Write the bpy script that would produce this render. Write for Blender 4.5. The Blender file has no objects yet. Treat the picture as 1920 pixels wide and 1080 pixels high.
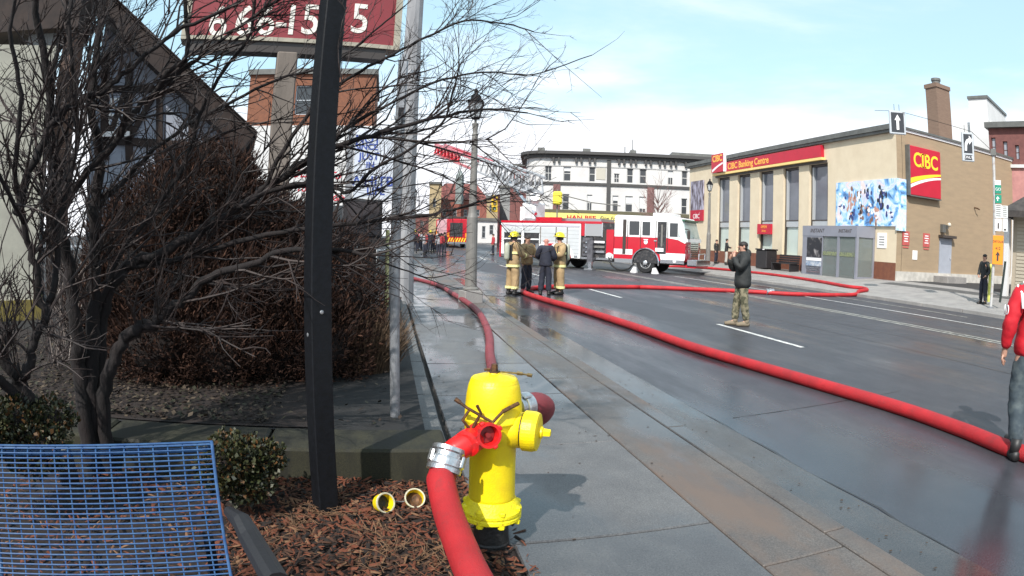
import bpy, bmesh, math, random
from mathutils import Vector, Matrix, noise
R = math.radians
random.seed(11)
S = bpy.context.scene
col = S.collection

# ------------------------------------------------------------------ camera, world, sun
EYE = Vector((0.0, 0.0, 1.60))
FPX = 1196.0                       # focal length of the wide action-camera lens, in pixels of the 1920 px frame
YAW, PITCH, ROLL = -0.1967, -0.0774, 0.0272
_B = Matrix(((1, 0, 0), (0, 0, -1), (0, 1, 0)))
CM = Matrix.Rotation(YAW, 3, 'Z') @ Matrix.Rotation(PITCH, 3, 'X') @ _B @ Matrix.Rotation(ROLL, 3, 'Z')
cd = bpy.data.cameras.new('camera')
cam = bpy.data.objects.new('camera', cd)
col.objects.link(cam)
cam.matrix_world = Matrix.Translation(EYE) @ CM.to_4x4()
cd.type = 'PANO'
cd.sensor_fit = 'HORIZONTAL'
cd.sensor_width = 36.0
cd.sensor_height = 20.25
cd.clip_start = 0.05
cd.clip_end = 6000
_pc = cd if hasattr(cd, 'panorama_type') else cd.cycles
_pc.panorama_type = 'FISHEYE_EQUISOLID'
_pc.fisheye_lens = FPX * 36.0 / 1920.0
_pc.fisheye_fov = math.pi
S.camera = cam

SUN_AZ, SUN_EL = R(215), R(44)     # clockwise from the street axis (+Y)
sd = bpy.data.lights.new('sun', 'SUN')
sd.energy = 4.2
sd.angle = R(0.9)
sd.color = (1.0, 0.955, 0.89)
so = bpy.data.objects.new('sun', sd)
col.objects.link(so)
_sv = Vector((math.sin(SUN_AZ) * math.cos(SUN_EL), math.cos(SUN_AZ) * math.cos(SUN_EL), math.sin(SUN_EL)))
so.rotation_euler = _sv.to_track_quat('Z', 'Y').to_euler()

W = bpy.data.worlds.new('World')
S.world = W
W.use_nodes = True
nt = W.node_tree
for n in list(nt.nodes): nt.nodes.remove(n)
def wn(t, **k):
    n = nt.nodes.new(t)
    for a, b in k.items(): setattr(n, a, b)
    return n
out = wn('ShaderNodeOutputWorld')
sky = wn('ShaderNodeTexSky', sky_type='NISHITA', sun_disc=False, sun_elevation=SUN_EL, sun_rotation=SUN_AZ)
sky.air_density = 1.0; sky.dust_density = 0.6; sky.ozone_density = 1.0
bg1 = wn('ShaderNodeBackground'); bg1.inputs[1].default_value = 0.15
mixc = wn('ShaderNodeMix', data_type='RGBA'); mixc.inputs[0].default_value = 0.55
mixc.inputs[7].default_value = (4.0, 5.9, 6.4, 1)
nt.links.new(sky.outputs[0], mixc.inputs[6]); nt.links.new(mixc.outputs[2], bg1.inputs[0])
bg2 = wn('ShaderNodeBackground'); bg2.inputs[0].default_value = (0.93, 0.95, 1.0, 1); bg2.inputs[1].default_value = 0.98
tc = wn('ShaderNodeTexCoord')
mp = wn('ShaderNodeMapping'); mp.inputs['Scale'].default_value = (1.0, 1.3, 4.2); mp.inputs['Rotation'].default_value = (0.15, -0.25, 0.4)
nz = wn('ShaderNodeTexNoise'); nz.inputs['Scale'].default_value = 1.5; nz.inputs['Detail'].default_value = 9; nz.inputs['Roughness'].default_value = 0.55
nz.inputs['Distortion'].default_value = 0.35
sx = wn('ShaderNodeSeparateXYZ')
el = wn('ShaderNodeMapRange'); el.inputs[1].default_value = 0.07; el.inputs[2].default_value = 0.225; el.inputs[3].default_value = 0.62; el.inputs[4].default_value = -0.03
ad = wn('ShaderNodeMath', operation='ADD')
rp = wn('ShaderNodeMapRange'); rp.inputs[1].default_value = 0.38; rp.inputs[2].default_value = 0.76
rp.interpolation_type = 'SMOOTHSTEP'
mx = wn('ShaderNodeMixShader')
L = nt.links.new
L(tc.outputs['Generated'], mp.inputs[0]); L(mp.outputs[0], nz.inputs[0]); L(tc.outputs['Generated'], sx.inputs[0])
L(sx.outputs[2], el.inputs[0]); L(nz.outputs[0], ad.inputs[0]); L(el.outputs[0], ad.inputs[1]); L(ad.outputs[0], rp.inputs[0])
L(rp.outputs[0], mx.inputs[0]); L(bg1.outputs[0], mx.inputs[1]); L(bg2.outputs[0], mx.inputs[2]); L(mx.outputs[0], out.inputs[0])

S.view_settings.view_transform = 'Standard'
S.view_settings.look = 'None'
S.view_settings.exposure = 0.45
S.view_settings.gamma = 1.0
S.view_settings.use_curve_mapping = False
S.render.engine = 'CYCLES'
S.cycles.max_bounces = 6

# ------------------------------------------------------------------ helpers
def V(*a): return Vector(a)
def ray(px, py):
    x, y = px - 960.0, 540.0 - py
    r = math.hypot(x, y); th = 2 * math.asin(r / FPX / 2)
    return CM @ Vector((x / r * math.sin(th), y / r * math.sin(th), -math.cos(th)))
def gnd(px, py, z=0.0):            # the point of height z seen in that direction
    d = ray(px, py); t = (z - EYE.z) / d.z
    return EYE + d * t
def away(px, py, dist):            # the point at that horizontal distance
    d = ray(px, py); return EYE + d * (dist / math.hypot(d.x, d.y))
def rise(y):                       # the street climbs gently towards the crossing
    t = min(max(y - 38.0, 0.0), 60.0)
    return 0.027 * (t if t > 6 else t * t / 12.0 + 0) - (0.0 if t <= 6 else 0.081)

def tag(o, label=None, cat=None, group=None, kind=None):
    if label: o['label'] = label
    if cat: o['category'] = cat
    if group: o['group'] = group
    if kind: o['kind'] = kind
    return o
def thing(name, label, cat, loc=(0, 0, 0), rz=0.0, group=None):
    o = bpy.data.objects.new(name, None); col.objects.link(o)
    o.empty_display_size = 0.2
    o.location = loc; o.rotation_euler = (0, 0, rz)
    return tag(o, label, cat, group)
def kids(o): return [c for c in bpy.data.objects if c.parent == o]
def copy_tree(o, parent=None):
    c = o.copy(); col.objects.link(c); c.parent = parent
    for k in kids(o):
        copy_tree(k, c)
    return c

class MB:
    def __init__(s): s.v = []; s.f = []; s.m = []; s.sm = []; s.mi = 0; s.smooth = False
    def add(s, vs, fs):
        b = len(s.v); s.v += [tuple(v) for v in vs]
        for f in fs:
            s.f.append([b + i for i in f]); s.m.append(s.mi); s.sm.append(s.smooth)
        return s
    def box(s, x0, x1, y0, y1, z0, z1, M=None):
        vs = [V(x, y, z) for z in (z0, z1) for y in (y0, y1) for x in (x0, x1)]
        if M: vs = [M @ v for v in vs]
        return s.add(vs, [(0, 2, 3, 1), (4, 5, 7, 6), (0, 1, 5, 4), (2, 6, 7, 3), (0, 4, 6, 2), (1, 3, 7, 5)])
    def bbox(s, x0, x1, y0, y1, z0, z1, c=0.01, M=None):     # box with chamfered edges round its top and sides
        ls = []
        for z, i in ((z0, c), (z0 + c, 0), (z1 - c, 0), (z1, c)):
            ls.append([(x0 + i, y0 + c, z), (x0 + c, y0 + i, z), (x1 - c, y0 + i, z), (x1 - i, y0 + c, z),
                       (x1 - i, y1 - c, z), (x1 - c, y1 - i, z), (x0 + c, y1 - i, z), (x0 + i, y1 - c, z)])
        vs = [V(*p) for l in ls for p in l]
        if M: vs = [M @ v for v in vs]
        fs = [tuple(reversed(range(8))), tuple(range(24, 32))]
        for k in range(3):
            for i in range(8):
                j = (i + 1) % 8; fs.append((k * 8 + i, k * 8 + j, k * 8 + 8 + j, k * 8 + 8 + i))
        return s.add(vs, fs)
    def poly(s, pts, ext):                                  # planar polygon pushed along ext
        pts = [Vector(p) for p in pts]; ext = Vector(ext); n = len(pts)
        return s.add(pts + [p + ext for p in pts],
                     [tuple(reversed(range(n))), tuple(range(n, 2 * n))] + [(i, (i + 1) % n, n + (i + 1) % n, n + i) for i in range(n)])
    def tube(s, pts, rad, n=8, cap=True):
        pts = [Vector(p) for p in pts]; k = len(pts)
        if not hasattr(rad, '__len__'): rad = [rad] * k
        vs = []; a = None
        for i, p in enumerate(pts):
            t = (pts[min(i + 1, k - 1)] - pts[max(i - 1, 0)])
            t = t.normalized() if t.length > 1e-9 else V(0, 0, 1)
            if a is None: a = t.orthogonal().normalized()
            a = a - t * a.dot(t)
            a = a.normalized() if a.length > 1e-6 else t.orthogonal().normalized()
            b = t.cross(a)
            for j in range(n):
                q = 2 * math.pi * j / n
                vs.append(p + (a * math.cos(q) + b * math.sin(q)) * rad[i])
        fs = []
        for i in range(k - 1):
            for j in range(n):
                j2 = (j + 1) % n
                fs.append((i * n + j, i * n + j2, (i + 1) * n + j2, (i + 1) * n + j))
        if cap: fs += [tuple(reversed(range(n))), tuple(range((k - 1) * n, k * n))]
        return s.add(vs, fs)
    def lathe(s, prof, n=24, M=None, c=(0, 0, 0), wob=None, cap=True):  # prof of (radius, z)
        vs = []
        for r, z in prof:
            for j in range(n):
                q = 2 * math.pi * j / n; rr = r * (wob(q, z) if wob else 1)
                vs.append(V(c[0] + rr * math.cos(q), c[1] + rr * math.sin(q), c[2] + z))
        if M: vs = [M @ v for v in vs]
        fs = []
        for i in range(len(prof) - 1):
            for j in range(n):
                j2 = (j + 1) % n; fs.append((i * n + j, i * n + j2, (i + 1) * n + j2, (i + 1) * n + j))
        if cap: fs += [tuple(reversed(range(n))), tuple(range((len(prof) - 1) * n, len(prof) * n))]
        return s.add(vs, fs)
    def ell(s, c, rx, ry, rz, n=12, m=8, M=None):
        prof = [(math.sin(math.pi * (i + .5) / m), -math.cos(math.pi * (i + .5) / m)) for i in range(m)]
        vs = []
        for r, z in prof:
            for j in range(n):
                q = 2 * math.pi * j / n
                vs.append(V(c[0] + rx * r * math.cos(q), c[1] + ry * r * math.sin(q), c[2] + rz * z))
        if M: vs = [M @ v for v in vs]
        fs = [(i * n + j, i * n + (j + 1) % n, (i + 1) * n + (j + 1) % n, (i + 1) * n + j) for i in range(m - 1) for j in range(n)]
        fs += [tuple(reversed(range(n))), tuple(range((m - 1) * n, m * n))]
        return s.add(vs, fs)
    def mesh(s, name, mats):
        me = bpy.data.meshes.new(name)
        me.from_pydata(s.v, [], s.f)
        if not isinstance(mats, (list, tuple)): mats = [mats]
        for m in mats: me.materials.append(m)
        me.polygons.foreach_set('material_index', s.m)
        me.polygons.foreach_set('use_smooth', s.sm)
        me.update()
        return me
    def build(s, name, mats, parent=None, loc=None, rot=None):
        o = bpy.data.objects.new(name, s.mesh(name, mats)); col.objects.link(o)
        if parent: o.parent = parent
        if loc is not None: o.location = loc
        if rot is not None: o.rotation_euler = rot
        return o
def inst(name, me, parent=None, loc=(0, 0, 0), rot=(0, 0, 0), scale=None):
    o = bpy.data.objects.new(name, me); col.objects.link(o)
    if parent: o.parent = parent
    o.location = loc; o.rotation_euler = rot
    if scale: o.scale = scale
    return o
def curve_pts(pts, n=8):           # Catmull-Rom through the points
    P = [Vector(p) for p in pts]; P = [P[0] * 2 - P[1]] + P + [P[-1] * 2 - P[-2]]; o = []
    for i in range(1, len(P) - 2):
        for k in range(n):
            t = k / n; a, b, c, d = P[i - 1:i + 3]
            o.append(0.5 * ((2 * b) + (c - a) * t + (2 * a - 5 * b + 4 * c - d) * t * t + (3 * b - a - 3 * c + d) * t ** 3))
    o.append(P[-2]); return o

# materials
def mat(name, c, rough=0.7, metal=0.0, var=0.0, vs=6.0, c2=None, bump=0.0, bs=60.0, spec=0.5, emit=None, alpha=None, trans=0.0, rvar=0.0, stretch=None, lo=0.35, hi=0.65, coat=0.0):
    m = bpy.data.materials.new(name); m.use_nodes = True
    t = m.node_tree; b = t.nodes['Principled BSDF']; l = t.links.new
    b.inputs['Roughness'].default_value = rough; b.inputs['Metallic'].default_value = metal
    b.inputs['Base Color'].default_value = (*c, 1); b.inputs['Specular IOR Level'].default_value = spec
    if coat: b.inputs['Coat Weight'].default_value = coat; b.inputs['Coat Roughness'].default_value = 0.08
    if trans: b.inputs['Transmission Weight'].default_value = trans
    if alpha is not None: b.inputs['Alpha'].default_value = alpha
    if emit: b.inputs['Emission Color'].default_value = (*emit[:3], 1); b.inputs['Emission Strength'].default_value = emit[3]
    if var or c2 or bump or rvar:
        tc = t.nodes.new('ShaderNodeTexCoord'); src = tc.outputs['Object']
        mp = t.nodes.new('ShaderNodeMapping')
        if stretch: mp.inputs['Scale'].default_value = stretch
        l(src, mp.inputs[0]); src = mp.outputs[0]
    if var or c2 or rvar:
        n = t.nodes.new('ShaderNodeTexNoise'); n.inputs['Scale'].default_value = vs; n.inputs['Detail'].default_value = 7; n.inputs['Roughness'].default_value = 0.62
        l(src, n.inputs[0])
        mr = t.nodes.new('ShaderNodeMapRange'); mr.inputs[1].default_value = lo; mr.inputs[2].default_value = hi
        l(n.outputs[0], mr.inputs[0])
        mc = t.nodes.new('ShaderNodeMix'); mc.data_type = 'RGBA'
        d = c2 or tuple(x * (1 - var) for x in c)
        mc.inputs[6].default_value = (*c, 1); mc.inputs[7].default_value = (*d, 1)
        l(mr.outputs[0], mc.inputs[0]); l(mc.outputs[2], b.inputs['Base Color'])
        if rvar:
            m2 = t.nodes.new('ShaderNodeMapRange'); m2.inputs[1].default_value = 0.4; m2.inputs[2].default_value = 0.6
            m2.inputs[3].default_value = rough; m2.inputs[4].default_value = max(0.02, rough + rvar)
            l(n.outputs[0], m2.inputs[0]); l(m2.outputs[0], b.inputs['Roughness'])
    if bump:
        n2 = t.nodes.new('ShaderNodeTexNoise'); n2.inputs['Scale'].default_value = bs; n2.inputs['Detail'].default_value = 5
        l(src, n2.inputs[0])
        bp = t.nodes.new('ShaderNodeBump'); bp.inputs['Strength'].default_value = bump; bp.inputs['Distance'].default_value = 0.01
        l(n2.outputs[0], bp.inputs['Height']); l(bp.outputs[0], b.inputs['Normal'])
    return m
def ground_mat(name, c, c2, big=0.35, wet=(0.42, 0.55), r_dry=0.6, r_wet=0.12, stretch=(1, 0.25, 1), grain=120.0, bump=0.25, dark=0.55, stain=None, xb=None):
    """mineral surface with fine grain, slow mottling and damp patches that are darker and glossier"""
    m = bpy.data.materials.new(name); m.use_nodes = True
    t = m.node_tree; b = t.nodes['Principled BSDF']; l = t.links.new
    tc = t.nodes.new('ShaderNodeNewGeometry')
    mp = t.nodes.new('ShaderNodeMapping'); mp.inputs['Scale'].default_value = stretch; l(tc.outputs['Position'], mp.inputs[0])
    def noise(src, sc, det=6, ro=0.6):
        n = t.nodes.new('ShaderNodeTexNoise'); n.inputs['Scale'].default_value = sc; n.inputs['Detail'].default_value = det; n.inputs['Roughness'].default_value = ro
        l(src, n.inputs[0]); return n.outputs[0]
    def rng(src, a, bb, c_=0.0, d=1.0):
        n = t.nodes.new('ShaderNodeMapRange'); n.interpolation_type = 'SMOOTHSTEP'
        for i, x in enumerate((a, bb, c_, d)): n.inputs[1 + i].default_value = x
        l(src, n.inputs[0]); return n.outputs[0]
    def mix(f, A, B, blend='MIX'):
        n = t.nodes.new('ShaderNodeMix'); n.data_type = 'RGBA'; n.blend_type = blend
        l(f, n.inputs[0]) if not isinstance(f, float) else setattr(n.inputs[0], 'default_value', f)
        for i, x in ((6, A), (7, B)):
            if isinstance(x, tuple): n.inputs[i].default_value = (*x, 1)
            else: l(x, n.inputs[i])
        return n.outputs[2]
    g = noise(tc.outputs['Position'], grain, 3)
    base = mix(rng(g, 0.3, 0.7), c, c2)
    mo = noise(tc.outputs['Position'], 1.7, 8, 0.7)
    sp_ = noise(tc.outputs['Position'], grain * 3.2, 1)
    base = mix(rng(sp_, 0.60, 0.78), base, tuple(min(1, x * 2.1) for x in c))
    base = mix(rng(mo, 0.3, 0.7), base, mix(1.0, base, (0.72, 0.72, 0.74), 'MULTIPLY'))
    if stain:
        st = noise(mp.outputs[0], 1.1, 6, 0.65)
        base = mix(rng(st, 0.45, 0.62), base, stain)
    wsrc = noise(mp.outputs[0], big, 6, 0.6)
    if xb:                             # the strip beside the gutter holds more water
        sx_ = t.nodes.new('ShaderNodeSeparateXYZ'); l(tc.outputs['Position'], sx_.inputs[0])
        ar = t.nodes.new('ShaderNodeMath'); ar.operation = 'ADD'; l(wsrc, ar.inputs[0]); l(rng(sx_.outputs[0], xb[0], xb[1], xb[2], 0.0), ar.inputs[1]); wsrc = ar.outputs[0]
    w = rng(wsrc, wet[0], wet[1])
    base = mix(w, base, mix(1.0, base, (dark, dark, dark * 1.03), 'MULTIPLY'))
    l(base, b.inputs['Base Color'])
    rr = t.nodes.new('ShaderNodeMapRange'); rr.inputs[3].default_value = r_dry; rr.inputs[4].default_value = r_wet
    l(w, rr.inputs[0]); l(rr.outputs[0], b.inputs['Roughness'])
    bp = t.nodes.new('ShaderNodeBump'); bp.inputs['Strength'].default_value = bump; bp.inputs['Distance'].default_value = 0.004
    iv = t.nodes.new('ShaderNodeMath'); iv.operation = 'MULTIPLY'
    dm = t.nodes.new('ShaderNodeMapRange'); dm.inputs[3].default_value = 1.0; dm.inputs[4].default_value = 0.12
    l(w, dm.inputs[0]); l(g, iv.inputs[0]); l(dm.outputs[0], iv.inputs[1])
    l(iv.outputs[0], bp.inputs['Height']); l(bp.outputs[0], b.inputs['Normal'])
    return m

M_asph = ground_mat('wet_asphalt', (0.066, 0.066, 0.075), (0.034, 0.034, 0.040), big=0.45, wet=(0.46, 0.68), r_dry=0.55, r_wet=0.20, stretch=(1.0, 0.22, 1), dark=0.78, xb=(3.6, 6.5, 0.14), bump=0.4, grain=85)
M_lotl = ground_mat('shaded_old_asphalt', (0.020, 0.019, 0.019), (0.009, 0.009, 0.009), wet=(0.62, 0.8), r_dry=0.9, r_wet=0.6)  # old asphalt again, with the left side's shade put into its colour
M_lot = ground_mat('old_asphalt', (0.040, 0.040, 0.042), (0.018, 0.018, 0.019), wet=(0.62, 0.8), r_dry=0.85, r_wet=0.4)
M_walk = ground_mat('damp_concrete', (0.160, 0.157, 0.155), (0.098, 0.096, 0.096), big=0.7, wet=(0.40, 0.56), r_dry=0.6, r_wet=0.16, stretch=(1, 0.5, 1), grain=90, dark=0.60)
M_band = ground_mat('stained_band', (0.145, 0.130, 0.118), (0.085, 0.077, 0.072), big=0.8, wet=(0.44, 0.6), r_dry=0.62, r_wet=0.2, stretch=(1, 0.4, 1), grain=70, dark=0.6, stain=(0.135, 0.098, 0.078))
M_kerb = ground_mat('kerb_concrete', (0.165, 0.165, 0.16), (0.095, 0.095, 0.095), big=0.9, wet=(0.5, 0.65), r_dry=0.65, r_wet=0.25, grain=80)
M_dry = ground_mat('dry_concrete', (0.34, 0.32, 0.30), (0.25, 0.235, 0.22), big=0.5, wet=(0.6, 0.8), r_dry=0.8, r_wet=0.5, dark=0.75)
M_ledge = ground_mat('mossy_concrete', (0.036, 0.034, 0.017), (0.016, 0.016, 0.009), big=1.5, wet=(0.45, 0.62), r_dry=0.9, r_wet=0.7, stretch=(2.0, 1, 0.3), dark=0.35)
M_soil = ground_mat('dark_soil', (0.022, 0.012, 0.009), (0.009, 0.006, 0.005), big=1.5, wet=(0.5, 0.7), r_dry=0.95, r_wet=0.8, grain=40, bump=0.8)
M_paint = mat('road_paint', (0.66, 0.65, 0.62), 0.5, c2=(0.22, 0.22, 0.22), vs=9, lo=0.45, hi=0.72)
M_paint_old = mat('worn_road_paint', (0.40, 0.39, 0.34), 0.5, c2=(0.10, 0.10, 0.10), vs=7, lo=0.4, hi=0.66)
M_black = mat('black_steel', (0.005, 0.006, 0.009), 0.62, spec=0.25, var=0.5, vs=30, bump=0.1)
M_galv = mat('galvanised_steel', (0.36, 0.37, 0.39), 0.45, 0.6, var=0.35, vs=20)
M_chrome = mat('chrome', (0.75, 0.76, 0.78), 0.16, 1.0)
M_alu = mat('aluminium', (0.62, 0.63, 0.64), 0.32, 0.9, var=0.3, vs=40, bump=0.1)
M_hyd = mat('hydrant_yellow', (0.84, 0.655, 0.004), 0.42, var=0.14, vs=9, bump=0.16, bs=110, c2=(0.74, 0.54, 0.01))
M_hydr = mat('chipped_yellow', (0.84, 0.70, 0.008), 0.5, c2=(0.35, 0.15, 0.02), vs=26, lo=0.60, hi=0.70, bump=0.5, bs=90)
M_ironb = mat('black_iron', (0.012, 0.012, 0.012), 0.5, var=0.4, vs=30, bump=0.4)
M_rust = mat('rusty_iron', (0.16, 0.075, 0.03), 0.6, 0.5, c2=(0.05, 0.03, 0.02), vs=50)
M_brass = mat('worn_brass', (0.30, 0.22, 0.10), 0.4, 0.8, var=0.5, vs=40)
def hose_mat(name, c, c2, big=3.0):
    m = mat(name, c, 0.55, c2=c2, vs=big, lo=0.35, hi=0.75, bump=0.7, bs=300)
    t = m.node_tree; b = t.nodes['Principled BSDF']; n = t.nodes.new('ShaderNodeTexNoise'); n.inputs['Scale'].default_value = 11; n.inputs['Detail'].default_value = 9; n.inputs['Roughness'].default_value = .75
    tc = t.nodes.new('ShaderNodeTexCoord'); t.links.new(tc.outputs['Object'], n.inputs[0])
    r = t.nodes.new('ShaderNodeMapRange'); r.inputs[1].default_value = .54; r.inputs[2].default_value = .74; r.inputs[4].default_value = .75; t.links.new(n.outputs[0], r.inputs[0])
    src = b.inputs['Base Color'].links[0].from_socket
    x = t.nodes.new('ShaderNodeMix'); x.data_type = 'RGBA'; x.inputs[7].default_value = (c[0] * .35, .03, .03, 1); t.links.new(r.outputs[0], x.inputs[0]); t.links.new(src, x.inputs[6]); t.links.new(x.outputs[2], b.inputs['Base Color'])
    return m
M_hose = hose_mat('red_hose_jacket', (0.50, 0.014, 0.020), (0.28, 0.012, 0.016))
M_hose_dull = hose_mat('faded_hose_jacket', (0.27, 0.035, 0.045), (0.17, 0.025, 0.033))
M_valve_in = mat('valve_inside', (0.20, 0.012, 0.012), 0.5)
M_valve = mat('red_valve_paint', (0.66, 0.012, 0.012), 0.38, c2=(0.25, 0.02, 0.02), vs=20, lo=0.5, hi=0.75)
M_blue = mat('blue_vinyl_wire', (0.010, 0.052, 0.165), 0.5, c2=(0.032, 0.095, 0.21), vs=30)
M_bark = mat('dark_bark', (0.013, 0.008, 0.008), 0.9, c2=(0.006, 0.0045, 0.0045), vs=14, stretch=(1, 1, 0.3), bump=0.8, bs=60)
M_twig = mat('twig_bark', (0.036, 0.022, 0.019), 0.7, c2=(0.012, 0.008, 0.008), vs=5)
M_white = mat('white_paint', (0.80, 0.80, 0.79), 0.5, var=0.08, vs=3)
M_glass = mat('dark_window_glass', (0.02, 0.025, 0.03), 0.06, spec=0.8)
M_rubber = mat('tyre_rubber', (0.018, 0.018, 0.019), 0.75, var=0.4, vs=20)
# ------------------------------------------------------------------ ground and street
def sheet(name, x0, x1, y0, y1, z, m, parent=None, nx=1, zf=None, step=3.0):
    mb = MB(); ny = max(1, int((y1 - y0) / step)); vs = []
    for j in range(ny + 1):
        y = y0 + (y1 - y0) * j / ny
        for i in range(nx + 1):
            x = x0 + (x1 - x0) * i / nx
            vs.append((x, y, (zf(x, y) if zf else z) + rise(y)))
    w = nx + 1
    mb.add(vs, [(j * w + i, j * w + i + 1, (j + 1) * w + i + 1, (j + 1) * w + i) for j in range(ny) for i in range(nx)])
    o = mb.build(name, m, parent)
    if not parent: o['kind'] = 'structure'
    return o
RZ = -0.06
sheet('ground', -900, 900, -60, 100, -0.30, M_lot)
sheet('ground_beyond', -900, 900, 100, 2500, -0.31, M_lot, step=400)
KX = 2.58
road = sheet('road', KX, 17.30, -20, 100, RZ, M_asph, step=2.0)
sheet('crossing_road', 17.30, 90, 50, 66, RZ, M_asph, step=2.0)
sheet('crossing_road_left', -60, KX, 50, 66, RZ, M_asph, step=2.0)
# painted lines on the road
def line(x, y0, y1, w, m, x1=None):
    mb = MB(); n = max(1, int((y1 - y0) / 1.0)); x1 = x if x1 is None else x1; vs = []
    for j in range(n + 1):
        t = j / n; y = y0 + (y1 - y0) * t; xx = x + (x1 - x) * t
        vs += [(xx - w / 2, y, RZ + .004 + rise(y)), (xx + w / 2, y, RZ + .004 + rise(y))]
    mb.add(vs, [(2 * j, 2 * j + 1, 2 * j + 3, 2 * j + 2) for j in range(n)])
    return mb.build('road_marking', m, road)
for k in range(5):
    line(6.86 + .02 * k, 8.77 + 9.0 * k, 11.85 + 9.0 * k, 0.11, M_paint)
line(11.94, -12, 48, 0.12, M_paint_old)
line(12.20, -12, 48, 0.12, M_paint_old)
line(14.55, -12, 30, 0.10, M_paint)
line(16.1, 12, 30, 0.10, M_paint_old)
# dark crack-sealed seams and patches along the near gutter
mb = MB()
random.seed(4)
for (xa, ya, xb, yb, w) in ((3.07, 2.0, 3.02, 9.0, .03), (3.02, 9.0, 3.1, 17.0, .03), (8.9, 3.0, 8.8, 30.0, .025), (3.25, 5.2, 6.0, 5.5, .02), (10.1, 6, 10.4, 26, .02)):
    n = 26; vs = []
    for j in range(n + 1):
        t = j / n; x = xa + (xb - xa) * t + random.uniform(-.025, .025); y = ya + (yb - ya) * t; ww = w * random.uniform(.4, 1.1)
        if abs(xb - xa) > abs(yb - ya): vs += [(x, y - ww / 2, RZ + .003), (x, y + ww / 2, RZ + .003)]
        else: vs += [(x - ww / 2, y, RZ + .003), (x + ww / 2, y, RZ + .003)]
    mb.add(vs, [(2 * j, 2 * j + 1, 2 * j + 3, 2 * j + 2) for j in range(n)])
M_tar = mat('tar_seal', (0.014, 0.014, 0.015), 0.3)
mb.build('crack_seal', M_tar, road)

# near pavement: bed, slabs, stained band, kerb stones (each stone is a piece)
M_joint = mat('joint_dirt', (0.045, 0.04, 0.036), 0.9, var=0.5, vs=30)
pave = sheet('pavement', 0.44, KX, -20, 100, -0.045, M_joint, step=4.0)
def slabs(name, x0, x1, y0, n, ln, m, h=0.045, gap=0.012, parent=None, cut=0.0, tilt=0.0006):
    for k in range(n):
        a = y0 + k * ln; mid = a + ln / 2
        mb = MB(); mb.bbox(x0 - (x0 + x1) / 2 + gap / 2, x1 - (x0 + x1) / 2 - gap / 2, -ln / 2 + gap / 2, ln / 2 - gap / 2, -h, 0.0, 0.008)
        o = mb.build(name, m, parent, ((x0 + x1) / 2, mid, rise(mid) + random.uniform(-.002, .002)), (math.atan2(rise(a + ln) - rise(a), ln) + random.uniform(-tilt, tilt), random.uniform(-tilt, tilt), 0))
slabs('slab', 0.64, 1.83, -1.94, 3, 1.645, M_walk, parent=pave)
slabs('slab', 0.50, 1.83, 2.995, 26, 1.645, M_walk, parent=pave)
slabs('band_slab', 1.83, 2.40, -2.2, 12, 4.6, M_band, parent=pave)
slabs('kerbstone', 2.40, KX, -2.0, 24, 2.3, M_band, h=0.13, parent=pave)
# gutter pan, a little proud of the road
M_gut = ground_mat('gutter', (0.11, 0.105, 0.10), (0.06, 0.06, 0.06), big=0.6, wet=(0.38, 0.55), r_dry=0.5, r_wet=0.12, stretch=(1, .3, 1), dark=0.6)
sheet('gutter', KX, 3.04, -20, 60, RZ + .006, M_gut, step=2.0)
# leaf litter and grit on the pavement
mb = MB(); random.seed(8)
for _ in range(420):
    x = random.choice((random.uniform(.5, 2.4), random.gauss(.56, .05), random.gauss(2.75, .14))); y = random.uniform(1.6, 16)
    if .64 > x and y < 3: continue
    r = random.uniform(.004, .016); a = random.uniform(0, 6.28); z = .004 if x < KX else RZ + .012
    pts = [(x + r * math.cos(a + q) * random.uniform(.6, 1.5), y + r * math.sin(a + q) * random.uniform(.4, 1), z + random.uniform(0, .005)) for q in (0, 1.3, 2.8, 4.4)]
    mb.add(pts, [(0, 1, 2, 3)])
tag(mb.build('leaf_litter', mat('leaf_scrap', (0.05, 0.03, 0.018), 0.8)), 'dark scraps of leaf and grit scattered on the damp pavement', 'litter', kind='stuff')

# far pavement climbing to the bank, bank car park, apron
def farz(x, y):
    return 0.06 + max(0.0, min(x - 17.5, 6.1)) / 6.1 * 0.34
fs = sheet('far_pavement', 17.50, 24.0, -20, 50, 0, M_dry, nx=6, zf=farz, step=2.0)
random.seed(5)
mb = MB()
far_kerb = MB()
for k in range(36):
    a = -20 + k * 1.95
    mbk = MB(); mbk.bbox(-.1, .1, -.965, .965, -.2, 0.062, .012)
    if 3 < k:
        mbk.build('kerbstone', M_dry, fs, (17.40, a + .97, rise(a + .97)))
sheet('car_park', 24.0, 60, -20, 22.6, 0.40, M_lot, step=2.0)
sheet('apron', 17.55, 24.1, 5.0, 21.9, 0, mat('car_park_tar', (0.10, 0.098, 0.095), 0.8, var=0.4, vs=3), nx=4, zf=lambda x, y: farz(x, y) + (.004 if x > 21.5 else -.004), step=1.5)
sheet('side_block_ground', 24.0, 200, 22.6, 50, 0.39, M_lot, step=2.0)
# expansion joints of the far pavement, cut as narrow dark gaps
mb = MB()
for k in range(16):
    y = 4 + k * 2.4
    if 5 < y < 21.9: continue
    vs = []
    for i in range(7):
        x = 17.5 + i; vs += [(x, y, farz(x, y) + .003 + rise(y)), (x, y + .03, farz(x, y) + .003 + rise(y))]
    mb.add(vs, [(2 * i, 2 * i + 2, 2 * i + 3, 2 * i + 1) for i in range(6)])
mb.build('pavement_joint', M_joint, fs)

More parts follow.
